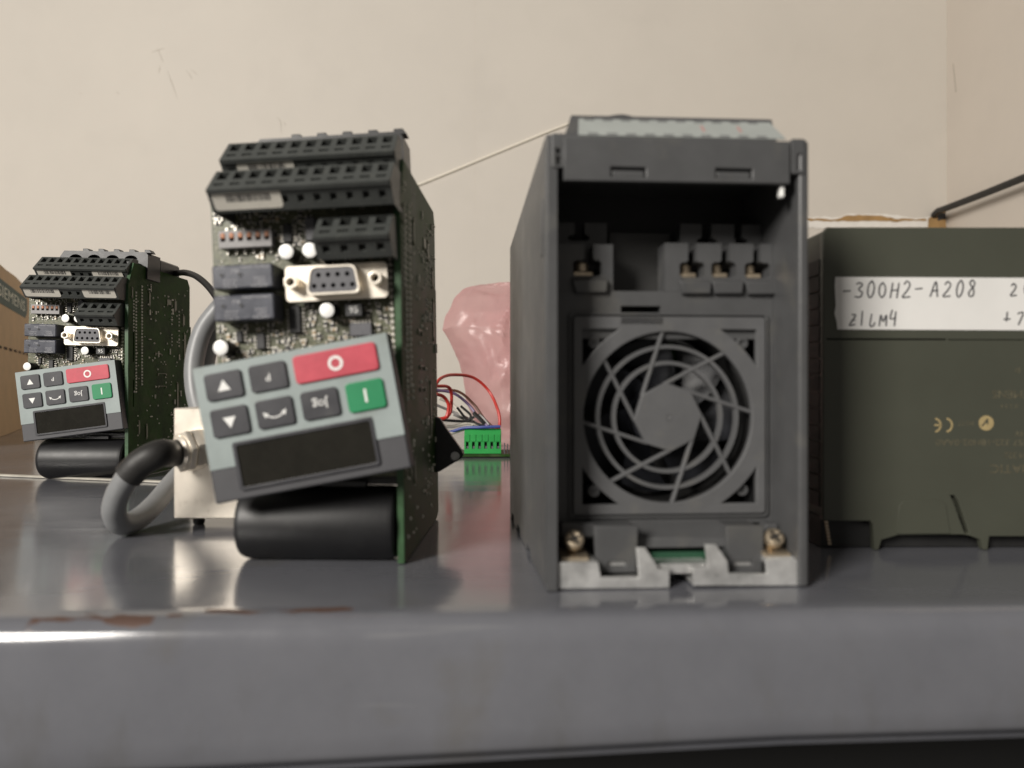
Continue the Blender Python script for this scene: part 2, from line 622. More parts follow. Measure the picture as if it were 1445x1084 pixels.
        for i in range(len(P) - 1):
            for k in range(n):
                k2 = (k + 1) % n
                fs.append((i * n + k, i * n + k2, (i + 1) * n + k2, (i + 1) * n + k))
        fs.append(tuple(range(n))[::-1])
        fs.append(tuple((len(P) - 1) * n + k for k in range(n)))
        return self.add(vs, fs, M)

    def mesh(self, name, mats, angle=35):
        me = bpy.data.meshes.new(name)
        me.from_pydata([tuple(p * MM) for p in self.v], [], self.f)
        for m in (mats if isinstance(mats, (list, tuple)) else [mats]):
            me.materials.append(m)
        me.polygons.foreach_set('material_index', self.mi)
        me.polygons.foreach_set('use_smooth', [True] * len(self.f))
        me.update()
        me.set_sharp_from_angle(angle=math.radians(angle))
        return me

    def build(self, name, mats, parent=None, M=None, bevel=0.0, angle=35, seg=2):
        o = link(name, self.mesh(name, mats, angle), parent, M)
        if bevel:
            md = o.modifiers.new('bevel', 'BEVEL')
            md.width = bevel * MM
            md.segments = seg
            md.limit_method = 'ANGLE'
            md.angle_limit = math.radians(40)
        return o


def mm_matrix(M):
    A = M.copy()
    for j in range(3):
        A[j][3] *= MM
    return A


def link(name, data, parent=None, M=None):
    o = bpy.data.objects.new(name, data)
    col.objects.link(o)
    if parent is not None:
        o.parent = parent
    if M is not None:
        o.matrix_local = mm_matrix(M)
    return o


def thing(name, label, cat, M=I4, group=None):
    o = link(name, None, None, M)
    o.empty_display_size = 0.01
    return tag(o, label, cat, group)


def tag(o, label, cat, group=None):
    o['label'] = label
    o['category'] = cat
    if group:
        o['group'] = group
    return o


def structure(o):
    o['kind'] = 'structure'
    return o


def stuff(o):
    o['kind'] = 'stuff'
    return o


CAMV = Vector((0, 0, CAM_H))


def ray(px, py):
    return Vector(((px - 722.5) / FPX, 1.0, (542 - py) / FPX))


def W(px, py, Y):
    """the point at depth Y that stands at a photo position"""
    return CAMV + ray(px, py) * Y


def on_plane(F, px, py, axis, val):
    """coordinates in frame F of the sight line where its coordinate `axis` equals val"""
    A = F.inverted()
    c = A @ CAMV
    d = A.to_3x3() @ ray(px, py)
    t = (val - c[axis]) / d[axis]
    return c + d * t


# ================================================================== the setting
WALL_Y = 1400.0
# shelf: top sheet, rolled front edge and lip, one folded sheet
SH_YAW = 2.2
SH = T(0, 202.4, 0) @ RZ(SH_YAW)
b = MB()
prof = [(1250, 0), (420, 0), (60, 0), (12, 0), (6.5, -0.1), (4.2, -0.7), (2.4, -1.9), (1.1, -3.6), (0.4, -5.6), (0, -8.0),
        (-0.3, -18), (-0.2, -29), (0.4, -34.4), (1.4, -36.2), (3.2, -37.0), (18, -37.2), (18, -38.4), (1.5, -38.4)]
xs = [-1500, -600, -250, -150, -75, 0, 75, 150, 250, 600, 1100]
vs, fs = [], []
for x in xs:
    for y, z in prof:
        k = 1.0 + max(-0.1, min(0.16, -x / 1000.0)) * 0.9
        vs.append((x, y, z * (k * 1.03 if z < -9 else 1)))
n = len(prof)
for i in range(len(xs) - 1):
    for j in range(n - 1):
        fs.append((i * n + j, i * n + j + 1, (i + 1) * n + j + 1, (i + 1) * n + j))
b.add(vs, fs)
shelf = structure(b.build('shelf', M_shelf, None, SH, angle=60))
# black sheet added to stand for the shade below the shelf
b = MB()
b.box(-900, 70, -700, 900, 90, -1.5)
structure(b.build('under_shelf_dark', mat('under_shelf_black', (0.004, 0.004, 0.004), 0.7), None, SH))
# scratch on the shelf paint
b = MB()
p0, p1 = W(105, 702, 63.3 * 1050 / 160), W(152, 703, 63.3 * 1050 / 161)
b.tube([p0 + Vector((0, 0, .1)), (p0 + p1) / 2 + Vector((0, .2, .15)), p1 + Vector((0, 0, .1))], 0.3, 6)
o = b.build('scratch', M_ink, shelf)
o.matrix_parent_inverse = shelf.matrix_world.inverted() if False else mm_matrix(SH).inverted()

# walls
b = MB()
b.box(-2000, WALL_Y, -60, 820, WALL_Y + 30, 1300)
wall = structure(b.build('wall', M_wall))
b = MB()
b.box(817.5, 500, -60, 850, WALL_Y, 1300)
structure(b.build('wall_right', M_wallr))


def ragged(pts, amp, step):
    out = []
    for i in range(len(pts)):
        a, c = Vector(pts[i]), Vector(pts[(i + 1) % len(pts)])
        k = max(1, int((c - a).length / step))
        for j in range(k):
            p = a + (c - a) * (j / k)
            out.append((p.x + random.uniform(-amp, amp) * .5, p.y + random.uniform(-amp, amp)))
    return out


def wallpt(px, py):
    p = W(px, py, WALL_Y)
    return (p.x, p.z)


WF = basis((0, WALL_Y, 0), (1, 0, 0), (0, 0, 1), (0, -1, 0))   # x, z on the wall, proud towards the room
b = MB()
b.plate(ragged([wallpt(*p) for p in ((1120, 307), (1185, 306), (1200, 302), (1260, 303), (1285, 308), (1315, 307), (1330, 318), (1312, 322), (1120, 322))], 1.6, 7), [], 0, 1.5)
b.build('paint_flake', M_chipwhite, wall, WF)
b = MB()
b.plate(ragged([wallpt(*p) for p in ((1120, 308.5), (1180, 310), (1196, 304), (1240, 305), (1262, 309), (1306, 310), (1306, 311.5), (1265, 313), (1225, 312), (1200, 313), (1120, 311.5))], 1.2, 6), [], 0, 2.6)
b.build('torn_edge', M_torn, wall, WF)
b = MB()
b.plate(ragged([wallpt(*p) for p in ((1309, 309), (1322, 300), (1333, 299), (1334, 336), (1309, 336))], 1.0, 8), [], 0, 3.6)
b.build('torn_corner', M_torn, wall, WF)
b = MB()
b.plate(ragged([wallpt(*p) for p in ((1321, 303), (1333, 301), (1333, 310), (1322, 312))], 0.8, 6), [], 3.7, 4.4)
b.build('hole', M_ink, wall, WF)
for pts in (((222, 68), (228, 82), (231, 88)), ((236, 100), (243, 118), (251, 141)), ((262, 99), (268, 106), (272, 112)), ((270, 98), (279, 106)),
            ((214, 74), (232, 68)), ((112, 131), (115, 133)), ((163, 129), (169, 133)), ((390, 165), (396, 172), (397, 190)), ((1345, 90), (1347, 112), (1349, 130)),
            ((226, 93), (224, 104)), ((400, 172), (404, 178))):
    b = MB()
    if pts[0][0] > 1340:
        q = []
        for px, py in pts:
            r = ray(px, py)
            q.append(CAMV + r * (817.0 / r.x))
        b.tube(q, 0.45, 5, 4)
    else:
        b.tube([W(px, py, WALL_Y - 0.1) for px, py in pts], lambda t: 0.12 + 0.3 * math.sin(PI * t), 5, 4)
    b.build('scuff_mark', mat('pale_scuff', (0.36, 0.32, 0.265), 0.8), wall)
# hairline join in the wall sheet
b = MB()
b.box(0, -400, 0, 0.5, 600, 0.25, M=T(wallpt(670, 0)[0], 300, 0))
b.build('wall_joint', mat('pale_joint', (0.62, 0.56, 0.49), 0.7), wall, WF)

# ================================================================== loose things at the back
# cream cord sagging along the wall
b = MB()
b.tube([W(px, py, WALL_Y - 2.3) for px, py in ((560, 272), (600, 257), (690, 220), (775, 185), (812, 172), (835, 166))], 2.5, 8)
tag(b.build('wall_cord', M_cord), 'thin cream cord running slanted along the wall behind the grey housing', 'cord')
# black cable rising from the torn corner
b = MB()
b.tube([W(1318, 304, 1396), W(1324, 298, 1380), W(1335, 294, 1355), W(1385, 275, 1255), W(1445, 251, 1150), W(1500, 230, 1070)], 6.0, 12)
tag(b.build('black_cable', M_blackcable), 'straight black cable rising from the torn wall corner at the right', 'cable')

# cardboard box at the far left
A0 = Vector((-609, 886, 0))
dirv = Vector((-0.45, 0.893, 0)).normalized()
nrm = Vector((dirv.y, -dirv.x, 0))         # faces right, towards the camera
BX = basis(A0, dirv, (0, 0, 1), nrm)       # s along the face, z up, n out of it
box = thing('cardboard_box', 'brown cardboard box with a dark green printed band at the left edge', 'box', BX)
b = MB()
s0, s1, zt = -170, 330, 206
b.plate([(s0, 0.3), (s1, 0.3), (s1, zt - 6), (250, zt - 2), (120, zt + 1), (40, zt - 1), (s0, zt)], [], -3.5, 0)
b.box(s0, 0.3, -240, s1, zt - 9, -3.6)
b.build('body', M_card, box, I4, bevel=0.8)
b = MB()


def bxp(px, py):
    p = on_plane(BX, px, py, 2, 0)
    return (p.x, p.y)


band = [bxp(-40, 356), bxp(39.5, 432), bxp(39.5, 446), bxp(33, 466), bxp(-40, 386)]
zc = (bxp(0, 393)[1] + bxp(0, 427)[1]) / 2
se = bxp(38, 445)[0]
bz0, bz1 = bxp(0, 428)[1], bxp(0, 393)[1]
b.plate([(s0 + 5, bz0), (se - 20, bz0), (se, bz0 + 9), (se, bz1), (s0 + 5, bz1)], [], 0.02, 0.4)
bd = b.build('printed_band', M_bandgreen, box)
b = MB()
b.text('SIEMENS', (bz1 - bz0) * 0.72, T(se - 26, (bz0 + bz1) / 2, 0.42), th=0.3, align='RIGHT', sx=3.0)
b.build('lettering', M_paleprint, bd)
pz = bxp(20, 495)[1]
for k in range(9):
    b = MB()
    b.box(-60 + k * 42, pz - 1.6, 0.02, -36 + k * 42, pz + 1.6, 0.5)
    b.build('slit', mat('slit_shadow_brown', (0.06, 0.035, 0.02), 0.9), box)

# pink plastic bag against the wall
b = MB()
# height rows: photo y, left outline x, right outline x (hidden behind the housing), depth half-thickness
rows = [(402, 676, 760, 6), (408, 655, 790, 22), (424, 640, 812, 40), (446, 631, 826, 52), (466, 625, 834, 58), (478, 633, 836, 60), (496, 643, 834, 60), (520, 651, 830, 60),
        (545, 656, 826, 58), (570, 661, 822, 56), (592, 670, 818, 54), (612, 684, 812, 50), (630, 696, 800, 44)]
BY = 800.0
from mathutils import noise as mn


def bag_row(t):
    """outline at fraction t between the rows above"""
    f = t * (len(rows) - 1)
    i = min(int(f), len(rows) - 2)
    g = f - i
    return [rows[i][k] * (1 - g) + rows[i + 1][k] * g for k in range(4)]


vs, fs = [], []
nn, mm_ = 150, 90
for j in range(mm_):
    py, xl, xr, dt = bag_row(j / (mm_ - 1))
    cl, cr = W(xl, py, BY), W(xr, py, BY)
    cx, hw = (cl.x + cr.x) / 2, (cr.x - cl.x) / 2
    for i in range(nn):
        a = 2 * PI * i / nn
        p = Vector((cx + hw * math.cos(a), BY + dt * math.sin(a), cl.z))
        q = p / 46.0
        q = q + 0.5 * Vector(mn.noise_vector(q * 0.8))
        fold = 0.0
        for o_, (f, amp) in enumerate(((0.8, 17), (1.7, 10), (3.6, 2.6))):
            fold += amp * (0.32 - abs(mn.noise(q * f + Vector((o_ * 7.3, 1.7, 3.1)))))
        edge = 1 - abs(math.cos(a)) ** 3
        p.y += fold * (1 if math.sin(a) > 0 else -1) * edge
        p.x += fold * 0.25 * math.cos(a)
        p.z += 0.3 * fold * edge
        vs.append((p.x, p.y, max(1.0, p.z)))
for j in range(mm_ - 1):
    for i in range(nn):
        i2 = (i + 1) % nn
        fs.append((j * nn + i, (j + 1) * nn + i, (j + 1) * nn + i2, j * nn + i2))
fs.append(tuple(range(nn)))
b.add(vs, fs)
bag = b.build('plastic_bag', M_bag, None, None, angle=30)
tag(bag, 'crumpled translucent pink plastic bag behind the green terminal strip', 'bag')

# small board with the green terminal strip and loose wires
GY = 640.0
gs = GY / FPX
TB = basis(W(655, 645.6, GY), (1, 0, 0), (0, 1, 0), (0, 0, 1))
TB[2][3] = 0.4
tb = thing('terminal_board', 'bright green screw terminal strip on a small board with loose coloured wires', 'circuit board', TB)
wd = 52 * gs
b = MB()
b.box(-18, -1.5, 0.4, wd + 20, 45, 2.6)
b.build('board', M_pcb, tb, I4, bevel=0.2)
b = MB()
hg = 40 * gs
nsl = 6
holes = [rect(wd / nsl * (k + .27), 4.2, wd / nsl * (k + .73), 10.0) for k in range(nsl)]
b.plate(rect(0, 0, wd, hg - 9), holes, -4, 0, M=basis((0, 0, 3), (1, 0, 0), (0, 0, 1), (0, -1, 0)))
b.box(0.02, 4.1, 3.1, wd - 0.02, 13, hg - 2)
for k in range(nsl):
    b.box(wd / nsl * k + .5, -0.6, 13.5, wd / nsl * (k + 1) - .5, 0.05, hg - 5)
b.prism([(0.1, hg - 6.2), (4, hg - 6.2), (4, hg), (3.5, hg)], 0.1, wd - .1, M=basis((0, 0, 0), (0, 1, 0), (0, 0, 1), (1, 0, 0)))
blk = b.build('terminal_strip', M_termgreen, tb, I4, bevel=0.15)
for k in range(nsl):
    b = MB()
    b.box(wd / nsl * (k + .3), 1.2, 7.3, wd / nsl * (k + .7), 4.05, 9.4)
    b.mat(1).box(wd / nsl * (k + .27), 3.2, 7.3, wd / nsl * (k + .73), 4.05, 12.9)
    b.build('clamp', [M_chipgrey, M_dark], blk)
for k in range(5):
    b = MB()
    b.cyl(0.5, 2.6, 12 - k, 8, M=T(wd + 3 + k * 2.6, 3 + 3 * (k % 2), 0))
    b.build('pin', M_chipgrey, tb)
iTB = TB.inverted()


def wire(color, pts, r):
    b = MB()
    b.tube([iTB @ W(*p) for p in pts], r, 8, 8)
    b.build('wire', M_wire[color], tb)


wire('red', [(612, 548, 600), (622, 534, 615), (640, 529, 640), (668, 533, 660), (690, 552, 665), (703, 580, 655), (705, 600, 650), (700, 606, 648)], 1.35)
wire('red', [(615, 545, 620), (632, 546, 635), (637, 556, 640), (636, 580, 640), (630, 590, 638)], 1.4)
wire('red', [(615, 556, 620), (626, 560, 630), (633, 572, 633), (630, 588, 633), (618, 592, 630)], 1.5)
wire('violet', [(614, 550, 640), (640, 555, 650), (660, 570, 655), (676, 590, 650), (690, 603, 647)], 1.3)
wire('brown', [(612, 552, 645), (645, 552, 655), (668, 570, 658), (684, 592, 652), (697, 604, 648)], 1.2)
wire('black', [(614, 592, 636), (640, 594, 645), (665, 596, 650), (690, 604, 647)], 1.2)
wire('white', [(614, 600, 636), (638, 602, 645), (660, 597, 650), (680, 600, 650)], 1.5)
wire('white', [(620, 562, 655), (640, 572, 660), (655, 590, 655), (668, 600, 650)], 1.3)
wire('grey', [(612, 570, 650), (636, 580, 660), (655, 588, 660), (672, 597, 655)], 1.2)
wire('blue', [(612, 615, 640), (635, 610, 642), (655, 604, 642), (680, 603, 640), (706, 602, 640)], 1.3)
wire('white', [(612, 608, 632), (632, 612, 640), (650, 607, 646), (662, 603, 648)], 1.5)
wire('black', [(645, 575, 648), (655, 588, 650), (660, 594, 650), (664, 586, 650), (650, 573, 650)], 1.1)
wire('black', [(668, 582, 648), (676, 590, 648), (684, 598, 648)], 1.8)
wire('grey', [(640, 585, 652), (660, 592, 655), (676, 586, 652), (690, 600, 648)], 1.2)

# thin pale metal strip lying across the shelf at the left
q0, q1 = W(-30, 671, 63.3 * 1050 / 129), W(302, 684.5, 63.3 * 1050 / 142.5)
q0.z = q1.z = 0
b = MB()
ln = (q1 - q0).length
b.box(0, -2.2, 0.15, ln, 2.2, 1.5, b=0.3)
e1 = (q1 - q0).normalized()
st = b.build('metal_strip', mat('pale_metal_strip', (0.60, 0.57, 0.50), 0.4, metal=0.4, var=0.15, scale=60), None, basis(q0, e1, (-e1.y, e1.x, 0), (0, 0, 1)))
tag(st, 'thin pale metal strip lying on the shelf before the far circuit unit', 'metal strip')

# ================================================================== circuit board units (drive electronics without housing)


def board_frame(ox, oy, oz, roll):
    a = math.radians(roll)
    return basis((ox, oy, oz), (math.cos(a), 0, math.sin(a)), (-math.sin(a), 0, math.cos(a)), (0, -1, 0))


FRONT_ROOT = T(-37.6, 261, 0) @ RZ(-1.5)
FRONT_BOARD = board_frame(-25.3, 4, 100.7, 2.7)
FB_WORLD = FRONT_ROOT @ FRONT_BOARD
REAR_ROOT = T(-252.5, 490, 0)
REAR_BOARD = board_frame(-27, 8, 97, -1.2)


def fb(px, py, w=0.0):
    p = on_plane(FB_WORLD, px, py, 2, w)
    return p.x, p.y


def label_plate(b, w, h, lines, seed, rad=1.2):
    """white sticker with printed bars: material 0 paper, 1 ink"""
    r = random.Random(seed)
    b.mat(0).plate(rrect(0, 0, w, h, rad), [], 0.02, 0.14)
    b.mat(1)
    x = w * .2
    while x < w * .85:
        bw = r.choice((.18, .25, .4, .55))
        b.box(x, h * .45, 0.15, x + bw, h * .88, 0.19)
        x += bw + r.choice((.22, .3, .5))
    return b


def terminal_block(root, BF, u0, u1, n, wr, vr, stickers, seed, wback=0.0):
    """plug-in screw terminal: sloped face with openings, ridge, under-face with wire holes"""
    Lw = u1 - u0
    pitch = (Lw - 1.2) / n
    H, D = 8.7, 9.4
    LL = math.hypot(H, D)
    e2 = (0, H / LL, -D / LL)
    nn_ = (0, D / LL, H / LL)
    FU = basis((u0, vr, wr), (1, 0, 0), e2, nn_)
    h2, d2 = 6.6, 5.6
    L2 = math.hypot(h2, d2)
    FL = basis((u0, vr - h2, wr - d2), (1, 0, 0), (0, h2 / L2, d2 / L2), (0, -d2 / L2, h2 / L2))
    b = MB()
    holes = []
    for k in range(n):
        c = 0.6 + pitch * (k + .5)
        holes.append(rect(c - pitch * .31, 6.7, c + pitch * .31, 11.7))
        holes.append(rect(c - pitch * .31, 2.5, c + pitch * .31, 4.2))
    b.plate(rect(0, 0, Lw, LL), holes, -3.6, 0, M=FU)
    holes = []
    for k in range(n):
        c = 0.6 + pitch * (k + .5)
        holes.append(rect(c - pitch * .2, 2.6, c + pitch * .2, 5.4))
    b.plate(rect(0, 0, Lw, L2 - .6), holes, -1.6, 0, M=FL)
    # rear body and end cheeks, profile in (w, v)
    PF = basis((u0, 0, 0), (0, 0, 1), (0, 1, 0), (1, 0, 0))
    body = [(wr - 6.2, vr + .9), (wr - 13.4, vr + 7.0), (min(wback, wr - 15), vr + 7.2), (min(wback, wr - 15), vr - 3.0), (wr - 8, vr - 3.0)]
    b.prism(body, 0.3, Lw - .3, M=PF)
    cheek = [(wr - .1, vr), (wr - D - .1, vr + H - .1), (min(wback, wr - D - 4), vr + H - .1), (min(wback, wr - d2 - 4), vr - h2 + .1), (wr - d2, vr - h2 + .1)]
    b.prism(cheek, -0.05, 0.75, M=PF)
    b.prism(cheek, Lw - .75, Lw + .05, M=PF)
    # plug divider ribs on the ridge
    b.box(0.3, -0.9, -1.2, Lw - .3, 0.6, 0.25, M=basis((u0, vr, wr), (1, 0, 0), e2, nn_))
    o = b.build('terminal_block', [M_term], root, BF)
    # clamp screws down in the openings
    sm = MB()
    sm.box(-pitch * .3, -0.7, -1.2, pitch * .3, 0.9, 0.0)
    sm = sm.mesh('clamp', M_solder)
    for k in range(n):
        c = 0.6 + pitch * (k + .5)
        link('clamp', sm, o, FU @ T(c, 7.3, -1.9))
    for i, (a, w_) in enumerate(stickers):
        s = MB()
        label_plate(s, w_, 6.4, 1, seed * 7 + i)
        s.build('barcode_sticker', [M_label, M_ink], o, FL @ T(a, L2 - 7.6, 0.02))
    return o


def capacitor_can(root, BF, u, v, r=2.7, h=8.0, base=M_blackcap):
    b = MB()
    b.mat(1).lathe([(r * .96, 0.2), (r, .6), (r, h - .7), (r * .96, h - .35)], 20)
    b.mat(0).lathe([(r * .95, h - .4), (r * .94, h - .1), (r * .82, h)], 20)
    b.build('capacitor_can', [M_alu, base], root, BF @ T(u, v, 0))


def chip(root, BF, u0, v0, u1, v1, h, material, pins='x', name='chip', pitch=1.27):
    b = MB()
    if u1 < u0: u0, u1 = u1, u0
    if v1 < v0: v0, v1 = v1, v0
    b.box(u0, v0, 0.3, u1, v1, h, b=0.25)
    b.mat(1)
    if pins == 'x':
        k = v0 + .6
        while k < v1 - .3:
            for s, x in ((-1, u0), (1, u1)):
                b.box(x, k - .22, h * .4, x + s * .7, k + .22, h * .55)
                b.box(x + s * .6, k - .22, 0.1, x + s * 1.3, k + .22, h * .5)
            k += pitch
    elif pins == 'y':
        k = u0 + .6
        while k < u1 - .3:
            for s, y in ((-1, v0), (1, v1)):
                b.box(k - .22, y, h * .4, k + .22, y + s * .7, h * .55)
                b.box(k - .22, y + s * .6, 0.1, k + .22, y + s * 1.3, h * .5)
            k += pitch
    return b.build(name, [material, M_solder], root, BF)


def relay(root, BF, u0, v0, u1, v1, h):
    b = MB()
    b.box(u0, v0, 0.4, u1, v1, h, b=0.5)
    w_, hh = u1 - u0, v1 - v0
    for fx in (.16, .46):
        b.cyl(0.9, 0, .25, 14, M=T(u0 + w_ * fx, v0 + hh * .58, h))
        b.mat(1).cyl(0.55, .1, .3, 12, M=T(u0 + w_ * fx, v0 + hh * .58, h)).mat(0)
    o = b.build('relay', [M_relay, M_dark], root, BF)
    t = MB()
    R180 = RZ(180)
    for body, size, fx, fy in (('OMRON JAPAN', 1.45, .72, .90), ('G5LE', 1.25, .15, .93), ('RU', 2.1, .38, .74), ('12VDC', 1.5, .78, .40), ('250V~', 1.5, .78, .25), ('OMRON', 1.5, .78, .10),
                               ('NO.3A250', 1.05, .30, .36), ('NC.3A250', 1.05, .28, .22), ('10A 24VDC', 1.05, .30, .08)):
        t.text(body, size, T(u0 + w_ * fx, v0 + hh * fy, h + .02) @ R180, th=0.04)
    t.build('printing', M_greyprint, o, I4)
    return o


def serial_port(root, BF, u0, v0, u1, v1):
    cu, cv = (u0 + u1) / 2, (v0 + v1) / 2
    w_, h_ = u1 - u0, v1 - v0
    b = MB()
    b.box(u0 + 4, v0 + 1, 0.3, u1 - 4, v1 - 1, 5.9)
    b.build('serial_port_base', M_black, root, BF)
    b = MB()
    b.plate(rrect(u0, v0, u1, v1, 1.6), [circle(cu - w_ * .40, cv, 1.3, 16), circle(cu + w_ * .40, cv, 1.3, 16)], 6.0, 7.2, bevel=0.15)
    # shell: D shaped ring

    def dshape(hw, hh, sl, r):
        pts = [(-hw, hh), (hw, hh), (hw - sl, -hh), (-hw + sl, -hh)]
        out = []
        for i in range(4):
            p, a, c = Vector(pts[i]), Vector(pts[i - 1]), Vector(pts[(i + 1) % 4])
            d1, d2_ = (a - p).normalized(), (c - p).normalized()
            s, e = p + d1 * r, p + d2_ * r
            for k in range(6):
                t = k / 5
                q = s * (1 - t) ** 2 + p * 2 * t * (1 - t) + e * t * t
                out.append((cu + q.x, cv + 0.15 - q.y))
        return out
    b.plate(dshape(9.4, 5.0, 1.5, 2.2), [dshape(8.6, 4.2, 1.4, 1.9)], 7.1, 12.0, bevel=0.2)
    o = b.build('serial_port', [M_nickel], root, BF)
    b = MB()
    hs = []
    for k in range(4):
        hs.append(circle(cu + (k - 1.5) * 3.3, cv + 2.0, 0.85, 12))
    for k in range(5):
        hs.append(circle(cu + (k - 2) * 3.3, cv - 1.7, 0.85, 12))
    b.plate(dshape(8.5, 4.1, 1.4, 1.85), hs, 8.4, 11.6)
    b.mat(1).plate(dshape(8.3, 3.9, 1.4, 1.8), [], 7.3, 8.3)
    b.build('socket_insert', [M_chipgrey, M_dark], o, I4)
    for s in (-1, 1):
        b = MB()
        P = circle(0, 0, 2.55, 6, PI / 6)
        b.plate(P, [circle(0, 0, 1.35, 14)], 7.2, 12.4, bevel=0.2)
        b.mat(1).cyl(1.4, 7.25, 8.0, 12)
        b.build('hex_standoff', [M_nickel, M_dark], o, T(cu + s * w_ * .405, cv, 0))
    return o


def dip_switch(root, BF, u0, v0, u1, v1):
    b = MB()
    w_ = u1 - u0
    n = 6
    hs = [rect(u0 + w_ * (k + .5) / n - .9, v0 + 2.2, u0 + w_ * (k + .5) / n + .9, v1 - 1.6) for k in range(n)]
    b.plate(rect(u0, v0, u1, v1), hs, 2.2, 4.6)
    b.box(u0 + .02, v0 + .02, .3, u1 - .02, v1 - .02, 2.18)
    o = b.build('dip_switch', [M_dip], root, BF, bevel=0.12)
    for k in range(n):
        c = u0 + w_ * (k + .5) / n
        s = MB()
        s.box(c - .75, v0 + 3.4, 2.2, c + .75, v0 + 5.2, 4.9, b=.2)
        s.build('slider', M_orange, o)
    p = MB()
    for k in range(n):
        c = u0 + w_ * (k + .5) / n
        p.box(c - .35, v0 - 1.8, .1, c + .35, v0, 1.0)
        p.box(c - .35, v1, .1, c + .35, v1 + 1.8, 1.0)
    stuff(p.build('switch_pins', M_solder, o))
    return o


def keypad(root, KF, seed):
    """KF: frame with origin at the middle of the face, x right, y up, z to the viewer"""
    w_, h_ = 65.8, 45.6
    X = lambda f: (f - .5) * w_
    Y = lambda f: (.5 - f) * h_
    b = MB()
    b.box(X(0), Y(1), -8.5, X(1), Y(0), 0, b=0.5)
    b.box(X(.25), Y(.8), -16, X(.8), Y(.3), -8.6)
    k = b.build('keypad', M_keyband, root, KF)
    b = MB()
    b.plate([(X(.004), Y(.755)), (X(.137), Y(.755)), (X(.137), Y(.585)), (X(.85), Y(.585)), (X(.85), Y(.755)), (X(.996), Y(.755)), (X(.996), Y(.004)), (X(.004), Y(.004))], [], 0.01, 0.35)
    b.build('face_film', M_keyface, k)
    b = MB()
    b.plate(rrect(X(.135), Y(.94), X(.852), Y(.583), 1.2), [rrect(X(.155), Y(.915), X(.835), Y(.61), .6)], 0.02, 0.75, bevel=.15)
    b.build('display_bezel', M_key, k)
    b = MB()
    b.plate(rrect(X(.1545), Y(.9155), X(.8355), Y(.6095), .6), [], 0.03, 0.30)
    b.build('display', M_lcd, k)
    keys = {'up': (.055, .245, .065, .265, M_key), 'program': (.282, .472, .063, .263, M_key), 'stop': (.51, .933, .053, .258, M_red),
            'down': (.055, .245, .325, .535, M_key), 'reverse': (.284, .474, .322, .532, M_key), 'jog': (.515, .705, .32, .53, M_key), 'start': (.745, .937, .318, .535, M_green)}
    for nm, (a, c, d, e, m) in keys.items():
        b = MB()
        b.plate(rrect(X(a), Y(e), X(c), Y(d), 1.3), [], 0.2, 1.25, bevel=0.35)
        ko = b.build(nm + '_key', m, k)
        cx, cy = (X(a) + X(c)) / 2, (Y(d) + Y(e)) / 2
        s = MB()
        P = T(cx, cy, 1.27)
        if nm == 'up':
            s.prism([(-2.1, -1.7), (2.1, -1.7), (0, 1.9)], 0, .06, M=P)
        elif nm == 'down':
            s.prism([(-2.1, 1.5), (2.1, 1.5), (0, -2.1)], 0, .06, M=P)
        elif nm == 'program':
            s.text('P', 3.6, P @ RZ(180), .06)
        elif nm == 'jog':
            s.text('Jog', 4.2, P @ RZ(180), .06)
        elif nm == 'stop':
            s.plate(circle(0, 0, 2.5, 28), [circle(0, 0, 1.55, 28)], 0, .06, M=P)
        elif nm == 'start':
            s.box(-.4, -2.2, 0, .4, 2.2, .06, M=P)
        else:
            R_, t_ = 4.4, .42
            A = [math.radians(-90 + q) for q in range(-44, 45, 8)]
            pts = [(R_ * math.cos(q), R_ * math.sin(q) + 2.7) for q in A] + [((R_ - t_) * math.cos(q), (R_ - t_) * math.sin(q) + 2.7) for q in A[::-1]]
            s.plate(pts, [], 0, .06, M=P)
            for sg in (-1, 1):
                s.prism([(sg * 3.9, .7), (sg * 2.1, -.1), (sg * 3.3, -1.3)], 0, .06, M=P)
        s.build('symbol', M_white, ko)
    return k


